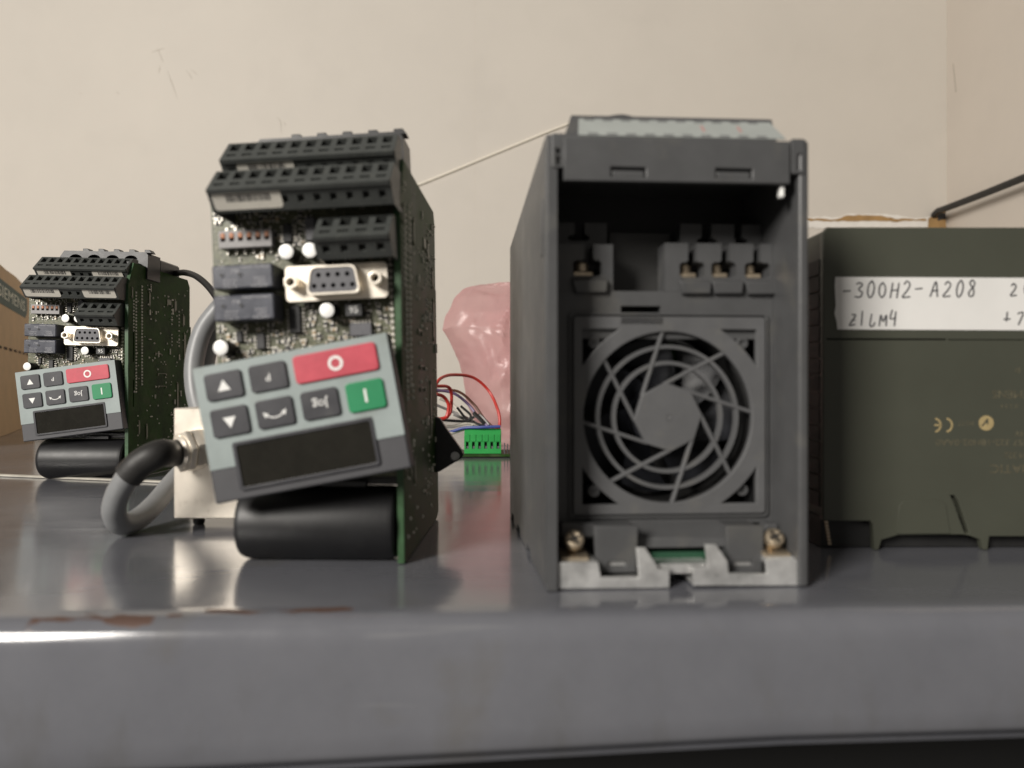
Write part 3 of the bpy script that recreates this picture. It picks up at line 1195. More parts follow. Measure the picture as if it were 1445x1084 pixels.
def circuit_unit(name, label, RF, BF, pcb_roll, keypad_frame, sticker_sets, seed, fan_ear):
    r = random.Random(seed)
    root = thing(name, label, 'circuit unit', RF, None)
    # ---- main board on the right, seen from its solder side. local: y depth, z up, x out
    PF = T(0, 0, 0) @ RY(-pcb_roll)
    PL = PF @ basis((0, 0, 0), (0, 1, 0), (0, 0, 1), (1, 0, 0))     # (depth, height, out)
    b = MB()
    outl = [(0, 0.4), (0, 129), (7.5, 144.2), (89, 144.2), (93, 139), (93, 108), (95, 108), (95, 2.5), (88, 0.4)]
    holes = [rect(5.6, 78, 7.0, 98), rect(5.6, 48, 7.0, 66)]
    b.plate(outl, holes, -2.4, 0)
    main = b.build('main_board', M_pcb, root, PL)
    b = MB()
    b.box(-0.35, 0.5, -2.3, -0.02, 128.9, -0.1)
    b.box(-0.5, 68, -2.3, 0.0, 76, -0.1)
    b.prism([(-.25, 129), (7.3, 144.3), (7.7, 144.2), (0.1, 128.8)], -2.3, -0.1)
    b.build('board_edge', M_pcbedge, main)
    b = MB()
    dome = lambda y, z, q: b.lathe([(q, 0.0), (q * .8, q * .45), (q * .3, q * .8)], 7, M=T(y, z, 0))
    z = 63
    while z < 130:
        dome(17.5, z, .92); dome(9.6, z - 5, .85); z += 2.15
    z = 99
    while z < 119:
        dome(6.4, z, .8); z += 2.2
    for c in (62, 74):
        z = 92
        while z < 119:
            if not 102 < z < 106: dome(c, z, .8)
            z += 2.6
    for z in (20, 26, 32, 38):
        dome(64, z, .7); dome(12, z * 1.1, .6)
    for k in range(95):
        dome(r.uniform(4, 90), r.uniform(6, 138), r.uniform(.4, .95))
    for k in range(22):       # small bent leads and chip parts on the solder side
        y, z = r.uniform(22, 90), r.uniform(8, 138)
        if r.random() < .5:
            b.box(y, z, 0, y + r.uniform(1.2, 3), z + r.uniform(.5, 1), r.uniform(.5, 1.2))
        else:
            b.box(y, z, 0, y + r.uniform(.5, 1), z + r.uniform(2, 4.5), r.uniform(.5, 1.2))
    stuff(b.build('solder_joints', mat('dull_solder', (0.60, 0.58, 0.50), 0.35, metal=0.0, var=.3, scale=300, bump=0), main))
    b = MB()
    for y, z, a, c in ((3.6, 121, 2, 6), (27, 118, 2.6, 9), (54, 121, 7, 5), (66, 118, 4, 8), (12.5, 30, 2.4, 8), (23, 26, 2.6, 9), (36, 84, 9, 2), (40, 70, 12, 1), (40, 61, 12, 1), (70, 40, 3, 24), (82, 84, 4, 18), (80, 108, 4, 8)):
        for q in (0, 1):
            b.lathe([(1.0, 0.02), (.9, .5), (.5, .7)], 8, M=T(y + a * q * (a > c) + .5, z + c * q * (c >= a), 0))
        b.box(y + .3, z + .6, 0.05, y + max(a - .3, .9), z + max(c - .6, 1.0), .35)
    stuff(b.build('flat_parts', mat('dull_pad', (0.13, 0.135, 0.09), 0.4, var=.3, scale=300), main))
    # rail along the top of the board
    b = MB()
    b.box(-9, 9, 138, -2.5, 64, 146, b=.6)
    b.build('top_rail', M_black, root, PF)
    # ---- front board facing the viewer
    u0, vt = fb(297, 292)
    u1, _ = fb(556, 292)
    vb = -72
    b = MB()
    b.plate([(u0, vb), (u1, vb), (u1, vt + 3), (u0, vt + 3)], [circle(u0 + 3.4, vt - 4, 1.3, 12)], -1.6, 0)
    front = b.build('front_board', M_front_pcb, root, BF)
    # terminal rows
    a, v = fb(290, 268, 22); c, _ = fb(551, 268, 22)
    terminal_block(root, BF, a, c, 11, 22, v, sticker_sets[0], seed)
    a2, v2 = fb(309, 226, 8); c2, _ = fb(557, 226, 8)
    terminal_block(root, BF, a2, c2, 11, 8, v2, sticker_sets[1], seed + 1, wback=-8)
    a, v = fb(440, 333, 20); c, _ = fb(549, 333, 20)
    terminal_block(root, BF, a, c, 4, 20, v - .5, [], seed + 2)
    # power terminal block behind the rows, with round wells
    bx0, bx1 = a2 + 2.5, c2 + (-.5 if fan_ear else 3)
    zt_ = v2 + (14.5 if fan_ear else 15.5)
    b = MB()
    wells = []
    for k in range(4):
        cx = bx0 + 12 + k * (bx1 - bx0 - 16) / 3.6
        wells.append([(cx + 4.6 * math.cos(q * PI / 10), zt_ - 5.6 + 3.2 * math.sin(q * PI / 10)) for q in range(20)])
    sl = basis((0, 0, -15), (1, 0, 0), (0, 1, 0), (0, 0, 1))
    b.plate([(bx0, v2 - 3), (bx1, v2 - 3), (bx1, zt_ - 2), (bx1 - 1.5, zt_), (bx0 + 4, zt_), (bx0, zt_ - 6)], wells, -5, 0, M=sl)
    b.box(bx0 + .3, v2 - 3, -34, bx1 - .3, zt_ - .6, -20.1)
    for k in range(5):
        x = bx0 + 15 + k * (bx1 - bx0 - 19) / 4
        b.prism([(x, zt_ - .1), (x + 5.2, zt_ - .1), (x + 3.6, zt_ + 2.2), (x + .2, zt_ + 2.2)], -24, -18)
    pw = b.build('power_terminal_block', M_black, root, BF, bevel=0.25)
    for wl in wells:
        cx = sum(p[0] for p in wl) / len(wl); cy = sum(p[1] for p in wl) / len(wl)
        s = MB()
        s.cyl(2.0, -19.9, -18.6, 14, M=T(cx + .5, cy - .6, 0), b=.3)
        s.build('well_screw', M_chipgrey, pw)
    if not fan_ear:
        b = MB()
        b.box(-16, 46, 140, -1, 78, 153, b=1.2)
        b.cyl(3.2, 0, .8, 16, M=T(-8.5, 45.8, 148) @ RX(90))
        b.build('rear_terminal_block', M_black, root, PF)
    # inner body behind the front board
    b = MB()
    b.box(u0 + 6 - 27, 14, 26, -5, 92, 132, b=1)
    b.build('inner_frame', M_black, root)
    # components
    p0 = fb(310, 351, 4); p1 = fb(383, 323, 4)
    dip_switch(root, BF, p0[0], p0[1], p1[0], p1[1])
    p0 = fb(300, 409, 11); p1 = fb(384, 371, 11)
    relay(root, BF, p0[0], p0[1], p1[0], p1[1], 11)
    p0 = fb(302, 454, 11); p1 = fb(386, 413.5, 11)
    relay(root, BF, p0[0], p0[1], p1[0], p1[1], 11)
    p0 = fb(404, 427, 7); p1 = fb(546, 369, 7)
    serial_port(root, BF, p0[0], p0[1], p1[0], p1[1])
    for q in ((403.5, 355), (437, 353), (461, 438), (311, 491)):
        capacitor_can(root, BF, *fb(q[0], q[1], 8))
    p0 = fb(400, 342, 2); p1 = fb(411, 316, 2)
    chip(root, BF, *p0, *p1, 2.2, M_chip)
    p0 = fb(432, 340, 4); p1 = fb(444, 307, 4)
    chip(root, BF, *p0, *p1, 4.5, M_chipgrey, pins='', name='jumper_block')
    p0 = fb(409, 470, 2); p1 = fb(423, 431, 2)
    chip(root, BF, *p0, *p1, 2.2, M_chip)
    p0 = fb(362, 493, 2); p1 = fb(373, 470, 2)
    chip(root, BF, *p0, *p1, 2.0, M_chip)
    p0 = fb(333, 483, 2); p1 = fb(341, 467, 2)
    chip(root, BF, *p0, *p1, 1.8, M_chip)
    p0 = fb(494, 475, 2); p1 = fb(524, 455, 2)
    chip(root, BF, *p0, *p1, 2.2, M_chipgrey, pins='y')
    p0 = fb(488, 447, 4); p1 = fb(511, 428, 4)
    coil = chip(root, BF, *p0, *p1, 4.6, M_chip, pins='', name='coil')
    t = MB()
    t.text('95', 3.4, T((p0[0] + p1[0]) / 2, (p0[1] + p1[1]) / 2, 4.62), .05)
    t.build('printing', M_white, coil, I4)
    # small surface parts too many to pick apart
    keep = []
    for q in ((305, 385, 318, 360), (296, 402, 366, 458), (398, 552, 364, 430), (400, 427, 428, 472), (440, 552, 292, 362), (486, 514, 425, 450), (396, 444, 345, 364), (450, 472, 427, 448), (358, 378, 468, 496), (300, 322, 480, 502)):
        a_ = fb(q[0], q[3]); c_ = fb(q[1], q[2])
        keep.append((a_[0], c_[0], a_[1], c_[1]))
    b = MB()
    vlo = fb(297, 545)[1]
    for k in range(900):
        u, v = r.uniform(u0 + 1.5, u1 - 3), r.uniform(vlo, vt - 1)
        if any(A <= u <= B and C <= v <= D_ for A, B, C, D_ in keep):
            continue
        l, w2, h2 = r.choice(((1.7, .85, .6), (1.2, .6, .45), (2.2, 1.2, .8)))
        R_ = T(u, v, 0) @ RZ(r.choice((0, 90)))
        b.mat(r.choice((0, 0, 1, 0))).box(-l * .28, -w2 / 2, 0.05, l * .28, w2 / 2, h2, M=R_)
        b.mat(2)
        b.box(-l / 2, -w2 / 2, 0.04, -l * .28, w2 / 2, h2 + .05, M=R_)
        b.box(l * .28, -w2 / 2, 0.04, l / 2, w2 / 2, h2 + .05, M=R_)
    for k in range(260):
        u, v = r.uniform(u0 + 1, u1 - 1), r.uniform(vlo, vt - 1)
        if any(A <= u <= B and C <= v <= D_ for A, B, C, D_ in keep):
            continue
        b.mat(2).lathe([(.45, 0), (.3, .25), (.1, .35)], 6, M=T(u, v, 0))
    # printed white component marks
    for k in range(60):
        u, v = r.uniform(u0 + 1, u1 - 3), r.uniform(vlo, vt - 1)
        b.mat(3).box(u, v, .02, u + r.uniform(.6, 2), v + .18, .05)
    stuff(b.build('surface_parts', [M_chip, M_tan, M_solder, M_white], front, I4))
    # header of bright pins between the two boards
    b = MB()
    hu, hv = fb(556, 366)
    _, hb = fb(556, 512)
    v = hv
    while v > hb:
        b.lathe([(1.0, 0), (.95, 1.4), (.55, 2.0)], 8, M=T(u1 - 1.9, v, .9))
        v -= 2.25
    stuff(b.build('header_pins', M_solder, front, I4))
    # ---- big capacitor lying under the boards
    CF = T(-59.8, 9, 13.35) @ RY(90) @ RX(0)
    b = MB()
    R_ = 13.2
    b.lathe([(R_ - 2.2, 0), (R_ - .8, .5), (R_ - .1, 1.8), (R_, 3), (R_, 53.5), (R_ - .5, 55.5), (R_ - 1.5, 56.3)], 48)
    b.build('large_capacitor', M_blackcap, root, CF)
    # bracket over the capacitor
    b = MB()
    b.box(-46, 4, 27.4, -3, 30, 31, b=.5)
    b.box(-30, 1.5, 26.9, -14, 5, 29, b=.3)
    b.build('bracket', M_black, root)
    keypad(root, keypad_frame, seed)
    if fan_ear:
        # ear of the cooling fan that sticks out behind the main board
        EF = RF.inverted() @ basis((0, 353, 0), (1, 0, 0), (0, 0, 1), (0, -1, 0))
        P = lambda px, py: (W(px, py, 353).x, W(px, py, 353).z)
        b = MB()
        hx, hz = P(643, 643)
        b.plate([P(600, 580), P(622, 590), P(630, 603), P(652, 634), P(655, 640), P(653, 645), P(622, 664), P(600, 672)], [circle(hx, hz, 2.2, 18)], 0, 4, bevel=.3)
        ear = b.build('fan_ear', M_black, root, EF)
        s = MB()
        s.cyl(2.3, -1.0, 0.8, 14, M=T(hx, hz, 0))
        s.build('screw', M_steel, ear, I4)
        s = MB()
        c = P(585, 626)
        s.lathe([(15, -12), (15.3, -1), (15.3, 3.5), (14, 4)], 40, M=T(c[0], c[1], -.5))
        s.build('fan_body', M_black, root, EF)
    return root


# keypads: middle, roll and small tilt as they hang
kc = W(425.5, 590, 246)
KF_front = FRONT_ROOT.inverted() @ basis(kc, (math.cos(.186), 0, math.sin(.186)), (-math.sin(.186), 0, math.cos(.186)), (0, -1, 0)) @ RX(-1.5)
kc2 = W(97.5, 565.5, 484)
KF_rear = REAR_ROOT.inverted() @ basis(kc2, (math.cos(.13), 0, math.sin(.13)), (-math.sin(.13), 0, math.cos(.13)), (0, -1, 0)) @ RX(-1.0)

circuit_unit('circuit_unit', 'near circuit board unit with tilted keypad, right beside the metal connector box', FRONT_ROOT, FRONT_BOARD, 0.7, KF_front,
             ([(1.2, 23)], [(5.5, 20)]), 11, True)
circuit_unit('circuit_unit', 'far, smaller circuit board unit with keypad, next to the cardboard box', REAR_ROOT, REAR_BOARD, 0.0, KF_rear,
             ([(1.2, 23), (39, 21)], [(1.6, 22), (38, 20)]), 23, False)

# ================================================================== cables and the metal connector box
b = MB()
b.tube([W(247, 386, 560), W(262, 385, 550), W(280, 392, 530), (W(300, 412, 510)), W(318, 445, 490), W(330, 500, 470)], 2.3, 10)
tag(b.build('black_lead', M_blackcable), 'short black lead arching from the far circuit unit to the near one', 'cable')

for pts, lb in (([(330, 415, 372), (305, 440, 372), (285, 470, 370), (274, 515, 366), (277, 560, 362), (292, 600, 360), (320, 640, 360)], 'outer grey cable looping behind the near keypad'),
                ([(336, 425, 382), (314, 450, 382), (296, 485, 380), (288, 530, 376), (292, 575, 372), (310, 610, 370), (335, 640, 370)], 'inner grey cable looping behind the near keypad')):
    b = MB()
    b.tube([W(*p) for p in pts], 4.6, 14)
    tag(b.build('grey_cable', M_greycable), lb, 'cable', 'grey cables behind the near circuit unit')

mbx = W(245, 747, 324)
MBF = T(mbx.x, 324, 0)
mb = thing('connector_box', 'shiny metal connector box with a black sleeved grey cable, left of the near keypad', 'connector box', MBF)
b = MB()
b.box(0, 0, 4.6, 37, 26, 52.8, b=.5)
b.build('case', M_boxmetal, mb)
for x in (6, 31):
    b = MB()
    b.lathe([(2.2, 0.2), (2.6, 1), (2.6, 4.6)], 14, M=T(x, 12, 0))
    b.build('foot', M_sleeve, mb)
iM = MBF.inverted()
gp = iM @ W(287, 634, 323)
gd = Vector((-0.62, -0.78, -0.06)).normalized()
b = MB()
b.plate(circle(0, 0, 9.0, 6, 0.35), [circle(0, 0, 5.2, 20)], 0.5, 6.5, M=axis_frame(gp, gd), bevel=.6)
b.plate(circle(0, 0, 9.4, 6, 0.2), [circle(0, 0, 5.2, 20)], 7.0, 9.6, M=axis_frame(gp, gd), bevel=.4)
b.lathe([(7.2, 9.6), (7.0, 10.8), (5.6, 11.6)], 24, M=axis_frame(gp, gd), cap=False)
b.build('gland_nut', M_nickel, mb)
g0 = gp + gd * 3
g1 = gp + gd * 14
sl = [g0, g1, iM @ W(226, 640, 299), iM @ W(200, 653, 296), iM @ W(181, 672, 296)]
b = MB()
b.tube(sl, 5.7, 18)
b.build('cable_sleeve', M_sleeve, mb)
cb = [iM @ W(195, 656, 296), iM @ W(181, 672, 296), iM @ W(166, 698, 297), iM @ W(161, 722, 300), iM @ W(170, 739, 306), iM @ W(192, 734, 318), iM @ W(218, 712, 334), iM @ W(248, 676, 356), iM @ W(285, 640, 372), iM @ W(320, 622, 378)]
b = MB()
b.tube(cb, 4.6, 18)
b.build('cable', M_greycable, mb)

# ================================================================== grey drive housing on the right
DF = T(10.7, 226, 0) @ RZ(3.4)
drive = thing('drive_housing', 'grey plastic drive housing with round fan grille and white label strip on top', 'drive housing', DF)


def dp(px, py, yl=0.0):
    p = on_plane(DF, px, py, 1, yl)
    return (p.x, p.z)


VF = lambda yl: basis((0, yl, 0), (1, 0, 0), (0, 0, 1), (0, -1, 0))      # plane facing the viewer at depth yl
WD, TH = 81.6, 3.2
sidep = [(0, 0.3), (0, 138.4), (1.5, 139.6), (9, 139.6), (131, 128.5), (131, 0.3), (122, 0.3), (121, 3.4), (112, 3.4), (111, 0.3), (96, 0.3), (95, 3.0), (84, 3.0), (83, 0.3), (58, 0.3), (57, 2.6), (46, 2.6), (45, 0.3)]
SF = basis((0, 0, 0), (0, 1, 0), (0, 0, 1), (1, 0, 0))
for x in (0, WD - TH):
    b = MB()
    b.prism(sidep, x, x + TH, M=SF)
    if x == 0:
        b.box(-.35, 10, 104, 0.05, 13, 122)
        b.box(-.3, 2.2, 2, 0.05, 3.0, 136)
    b.build('side_wall', M_case, drive, RZ(1.7) if x == 0 else I4, bevel=0.9, seg=3)
b = MB()
b.box(TH + .05, 127.5, .6, WD - TH - .05, 130.5, 127)
b.build('rear_wall', M_case, drive)
b = MB()
b.box(TH + .05, 22, 0, WD - TH - .05, 130, 2.2, M=T(0, 0, 0.5))
b.build('base_wall', M_case, drive)
b = MB()
b.add([(TH + .05, 12, 136), (WD - TH - .05, 12, 136), (WD - TH - .05, 127, 126), (TH + .05, 127, 126), (TH + .05, 12, 138.6), (WD - TH - .05, 12, 138.6), (WD - TH - .05, 127, 128.3), (TH + .05, 127, 128.3)],
      [(0, 3, 2, 1), (4, 5, 6, 7), (0, 1, 5, 4), (1, 2, 6, 5), (2, 3, 7, 6), (3, 0, 4, 7)])
b.build('top_wall', M_case, drive)
# dark inside
b = MB()
b.box(TH + .1, 48, 5, WD - TH - .1, 50, 135)
b.build('inner_wall', mat('inner_grey_plastic', (0.035, 0.035, 0.036), 0.5), drive)

# front panel with fan opening, slot and centre recess
YP = 20.0
zt = dp(900, 411, YP)[1]
zb = dp(900, 739, YP)[1]
fc = dp(941, 588.5, YP)
px_mm = (226 + YP) / FPX
b = MB()
fx0, fz1 = dp(808, 447, YP); fx1, fz0 = dp(1077, 723, YP)
slot0, slot1 = dp(876, 455, YP), dp(932, 432, YP)
b.plate([(TH + .1, zb), (WD - TH - .1, zb), (WD - TH - .1, zt), (TH + .1, zt)],
        [rect(fx0 + 2, fz0 + 2, fx1 - 2, fz1 - 7.2), rect(slot0[0], fz1 + .35, slot1[0], slot1[1])], 0, 2.5, M=VF(YP + 2.5))
b.build('front_panel', M_case, drive, bevel=0.2)
# groove frame round the grille
b = MB()
b.plate(rrect(fx0 - 1.4, fz0 - 1.4, fx1 + 1.4, fz1 + 1.4, 1.5), [rrect(fx0 - .5, fz0 - .5, fx1 + .5, fz1 + .5, 1.2)], 0, 1.1, M=VF(YP - .02), bevel=.3)
b.build('panel_rim', M_case, drive)

# fan grille
R0 = 121 * px_mm
b = MB()


def corner(sx, sz):
    cx, cz = ((fx1 - 3.0) if sx > 0 else (fx0 + 3.0)), ((fz1 - 4.2) if sz > 0 else (fz0 + 3.4))
    L_ = 12.0
    pts = [(cx, cz), (cx - sx * L_, cz)]
    for k in range(1, 6):
        t = k / 6
        q = (cx - sx * L_ * (1 - t) + 0, cz - sz * L_ * t)
        bul = 1.7 * math.sin(PI * t)
        pts.append((q[0] + sx * bul * .7 * .5, q[1] + sz * bul * .7 * .5))
    pts.append((cx, cz - sz * L_))
    return pts


gouter = rrect(fx0, fz0, fx1, fz1, 1.0)
b.plate(gouter, [circle(fc[0], fc[1], R0, 64), rect(slot0[0], fz1 - 2.2, slot1[0], fz1 - .5)] + [corner(sx, sz) for sx in (-1, 1) for sz in (-1, 1)], 0, 2.6, M=VF(YP + .6), bevel=.35)
grille = b.build('fan_grille', M_grille, drive)
for rr in (100, 77):
    b = MB()
    rm = rr * px_mm
    b.lathe([(rm - .75, -1.0), (rm - .6, 1.0), (rm + .6, 1.0), (rm + .75, -1.0), (rm - .75, -1.0)], 64, M=VF(YP - .2) @ T(fc[0], fc[1], 0), cap=False)
    b.build('ring', M_grille, grille)
for k in range(8):
    ao = math.radians(3 + 45 * k)
    an = ao + math.acos(44.0 / 123) - math.radians(20)
    p, q = Vector((46.5 * px_mm * math.cos(an), 46.5 * px_mm * math.sin(an))), Vector((123 * px_mm * math.cos(ao), 123 * px_mm * math.sin(ao)))
    d = (q - p).normalized()
    n_ = Vector((-d.y, d.x))
    b = MB()
    b.box(0, -.62, -1.2, (q - p).length, .62, 1.25, M=VF(YP - .2) @ basis((fc[0] + p.x, fc[1] + p.y, 0), (d.x, d.y, 0), (n_.x, n_.y, 0), (0, 0, 1)), b=.3)
    b.build('spoke', M_grille, grille)
b = MB()
HA = 3 + math.degrees(math.acos(44.0 / 123)) - 22.5
b.plate([(fc[0] + 49 * px_mm * math.cos(math.radians(HA + 45 * k)), fc[1] + 49 * px_mm * math.sin(math.radians(HA + 45 * k))) for k in range(8)], [], -1.4, 1.5, M=VF(YP - .2), bevel=.3)
b.lathe([(1.2, 1.5), (1.1, 1.75), (.7, 1.62)], 14, M=VF(YP - .2) @ T(fc[0], fc[1], 0))
b.build('hub', M_grille, grille)
for sx in (-1, 1):
    for sz in (-1, 1):
        b = MB()
        cx, cz = ((fx1 - 7.2) if sx > 0 else (fx0 + 7.2)), ((fz1 - 8.6) if sz > 0 else (fz0 + 7.6))
        b.lathe([(2.1, -3), (2.1, 1.4), (1.8, 1.8), (1.1, 1.8), (1.0, 1.0)], 16, M=VF(YP) @ T(cx, cz, -1.5))
        b.build('screw_post', M_case, grille)
# fan behind the grille
b = MB()
b.cyl(10.5, 0, 9, 32, M=VF(YP + 16) @ T(fc[0], fc[1], 0), b=.6)
rot = b.build('fan_rotor', M_rotor, drive)
for k in range(7):
    a0 = 2 * PI * k / 7 + .2
    vs, fs = [], []
    for i in range(5):
        rr = 10 + (R0 - 11.5) * i / 4
        for j in range(5):
            t = j / 4
            a = a0 + t * .72 + .10 * i
            vs.append((rr * math.cos(a), rr * math.sin(a), 7.5 - 6.5 * t))
    for i in range(4):
        for j in range(4):
            fs.append((i * 5 + j, i * 5 + j + 1, (i + 1) * 5 + j + 1, (i + 1) * 5 + j))
    b = MB()
    b.add(vs, fs, M=VF(YP + 16) @ T(fc[0], fc[1], 0))
    b.add([(x, y, z - .8) for x, y, z in vs], [f[::-1] for f in fs], M=VF(YP + 16) @ T(fc[0], fc[1], 0))
    b.build('blade', M_rotor, rot, I4, angle=60)
b = MB()
b.lathe([(R0 + .4, -4), (R0 + .4, 12), (R0 + 2, 12), (R0 + 2, -4)], 48, M=VF(YP + 16) @ T(fc[0], fc[1], 0), cap=False)
b.build('fan_shroud', M_dark, drive)
b = MB()
b.box(-8, YP + 17, -4, 8, YP + 19, 4, M=T(fc[0], 0, fc[1] + 22))
b.build('motor_board', M_pcb, drive)


def keyhole_outline(x0, z0, x1, z1, slots):
    """plate outline with slots open at the top that widen below; slots: (slot xl, xr, oval xl, xr, oval top, oval bottom)"""
    pts = [(x0, z0), (x1, z0), (x1, z1)]
    for sl_, sr, ol, orr, ot, ob in sorted(slots, key=lambda s: -s[0]):
        pts += [(sr, z1), (sr, ot + .6), (sr + .8, ot), (orr - .9, ot), (orr, ot - .9), (orr, ob + .9), (orr - .9, ob), (ol + .9, ob), (ol, ob + .9), (ol, ot - .9), (ol + .9, ot), (sl_ - .8, ot), (sl_, ot + .6), (sl_, z1)]
    pts.append((x0, z1))
    return pts


def terminal_carrier(x0, y0, x1, y1, slots, yl, th):
    a, c = dp(x0, y1, yl), dp(x1, y0, yl)
    S = []
    for s in slots:
        l, t = dp(s[2], s[4], yl); r_, bt = dp(s[3], s[5], yl)
        S.append((dp(s[0], 350, yl)[0], dp(s[1], 350, yl)[0], l, r_, t, bt))
    b = MB()
    x_l, x_r = max(a[0], TH + .1), min(c[0], WD - TH - .1)
    b.plate(keyhole_outline(x_l, a[1], x_r, c[1], S), [], 0, th, M=VF(yl + th))
    return b.build('terminal_carrier', M_case, drive, bevel=.25), S


# front carriers, their brass clamps and ledges
L1, S1 = terminal_carrier(786, 345, 865, 411, [(825, 837, 809, 849, 367, 390)], YP, 9)
L2_, S2 = terminal_carrier(938, 345, 1135, 411, [(971, 983, 959, 994.5, 370, 392), (1018, 1029.5, 1004, 1039, 370, 392), (1063, 1073, 1051, 1087, 371, 393)], YP, 9)
for carrier, S in ((L1, S1), (L2_, S2)):
    for s in S:
        b = MB()
        cx = (s[2] + s[3]) / 2 - 1.2
        wd_ = (s[3] - s[2]) * .36
        b.box(cx - wd_, YP + 1.5, s[5] + .05, cx + wd_, YP + 7.5, s[5] + 1.9, b=.4)
        b.cyl(wd_ * .7, 0, 3.2, 16, M=T(cx, YP + 5.5, s[5] + 1.9), b=.4)
        b.build('clamp_screw', M_brass, carrier, I4)
        b = MB()
        a, c = s[2] - .6, s[3] + 1.6
        zt_ = s[5] - .5
        b.add([(a, YP - .02, zt_), (c, YP - .02, zt_), (c, YP - 2.6, zt_ - 1.2), (a, YP - 2.6, zt_ - 1.2), (a + 1.2, YP - .02, zt_ - 5.6), (c - .3, YP - .02, zt_ - 5.6), (c - .3, YP - 2.2, zt_ - 5.0), (a + 1.2, YP - 2.2, zt_ - 5.0)],
              [(0, 1, 2, 3), (3, 2, 6, 7), (7, 6, 5, 4), (0, 3, 7, 4), (1, 5, 6, 2)])
        b.build('ledge', M_case, carrier, I4, bevel=.3)
terminal_carrier(786, 315, 856, 380, [(811, 825, 801, 833, 332, 340)], YP + 9.5, 6)
terminal_carrier(960, 318, 1130, 380, [(990, 1004, 982, 1013, 337, 344), (1036, 1047, 1036, 1056, 337, 344)], YP + 9.5, 6)
b = MB()
a, c = dp(860, 415, YP + 16), dp(945, 330, YP + 16)
b.box(a[0], YP + 16, a[1], c[0], YP + 18, c[1])
b.build('recess_wall', mat('dark_grey_plastic', (0.045, 0.045, 0.044), 0.45, var=0.15), drive)

# hinged flap over the top with the white terminal label
YF = -1.2
fl, fr = dp(796, 193, YF), dp(1115, 199, YF)
fbm = dp(900, 256, YF)[1]
b = MB()
s1a, s1b = dp(862, 249, YF), dp(912, 236, YF)
s2a, s2b = dp(1010, 251, YF), dp(1062, 238, YF)
zf = fl[1]
b.plate([(fl[0], fbm), (fr[0], fbm), (fr[0], zf), (fl[0], zf)], [rect(s1a[0], s1a[1], s1b[0], s1b[1]), rect(s2a[0], s2a[1], s2b[0], s2b[1])], 0, 2.4, M=VF(YF + 2.4), bevel=.25)
b.box(fl[0] + 1, YF + 2.45, fbm + 2, fr[0] - 1, YF + 4, zf - 1)
for s_a, s_b in ((s1a, s1b), (s2a, s2b)):
    b.box(s_a[0] + .6, YF + .7, s_a[1] + .1, s_b[0] - .6, YF + 2.44, s_b[1] - .9)
# sloped label holder leaning back
tl, tr = dp(806, 163, 11), dp(1089, 168, 11)
zt2 = (tl[1] + tr[1]) / 2
b.add([(fl[0], YF + .3, zf), (fr[0] - 4, YF + .3, zf), (tr[0], 11, zt2), (tl[0], 11, zt2), (fl[0], 13, zf - 2), (fr[0] - 4, 13, zf - 2), (tr[0], 14, zt2 - .5), (tl[0], 14, zt2 - .5)],
      [(0, 1, 2, 3), (1, 5, 6, 2), (3, 2, 6, 7), (0, 3, 7, 4), (4, 7, 6, 5), (0, 4, 5, 1)])
flap = b.build('flap', M_case, drive, bevel=.3)
e2 = Vector((0, 11 - YF - .3, zt2 - zf)).normalized()
LF = basis((tl[0], 0, 0), (1, 0, 0), e2, Vector((1, 0, 0)).cross(e2))
LF[1][3], LF[2][3] = YF + .3, zf
sl_len = math.hypot(11 - YF - .3, zt2 - zf)
b = MB()
lw = tr[0] - tl[0]
b.plate([(0.6, 1.0), (lw - .2, 1.0), (lw - 1.8, sl_len - 3.4), (2.0, sl_len - 3.4)], [], 0.1, .35, M=LF)
b.mat(1)
n = 10
for k in range(n):
    x = 3.5 + (lw - 7) / n * (k + .3)
    b.mat(2 if k in (6, 8) else 1)
    if k in (6, 8):
        b.box(x - .3, 5.0, .36, x + .6, sl_len - 7, .42, M=LF)
    b.mat(1)
    b.box(x - 1.6, 1.2, .36, x + 1.6, 2.6, .42, M=LF)
    b.box(x - 1.6, sl_len - 4.8, .36, x + 1.6, sl_len - 3.6, .42, M=LF)
b.build('label_strip', [mat('pale_label', (0.33, 0.35, 0.335), 0.5, var=.05), mat('grey_label_print', (0.16, 0.165, 0.165), .5), mat('faint_red_print', (0.42, 0.25, 0.23), .5)], flap, I4)
b = MB()
b.tube([(dp(812, 161, 13)[0] + 8, 13.5, zt2 - .2), (dp(835, 160, 13)[0] + 10, 13.5, zt2 + 1.0), (dp(850, 160, 13)[0] + 12, 13.5, zt2 - .2)], .5, 6)
b.build('lifting_lug', M_case, flap, I4)
# ears either side of the flap
for (x0, x1, yt, yb, hs) in ((779, 798, 188, 236, ((784, 791, 209, 217), (784, 791, 220, 232))), (1117, 1136, 196, 245, ((1126, 1133, 217, 240),))):
    a, c = dp(x0, yb, -.6), dp(x1, yt, -.6)
    b = MB()
    H_ = [rect(*dp(h[0], h[3], -.6), *dp(h[1], h[2], -.6)) for h in hs]
    b.plate(rrect(a[0], a[1], c[0], c[1], .6), H_, 0, 3.5, M=VF(3.0), bevel=.2)
    b.mat(1).box(a[0] + .3, 3.05, a[1] + .3, c[0] - .3, 5, c[1] - .3)
    b.build('hinge_ear', [M_case, M_dark], drive)
b = MB()
a = dp(1105, 276, .5)
b.box(a[0] - .8, .5, a[1] - .5, a[0] + .6, 3, a[1] + 3.2, b=.3)
b.build('white_clip', M_alu, drive)

# foot: two zinc brackets, screws, clip tabs
YB = 1.6


def z7(x, y):
    return dp(760 + x / 3.6125, 720 + y / 3.6125, YB)


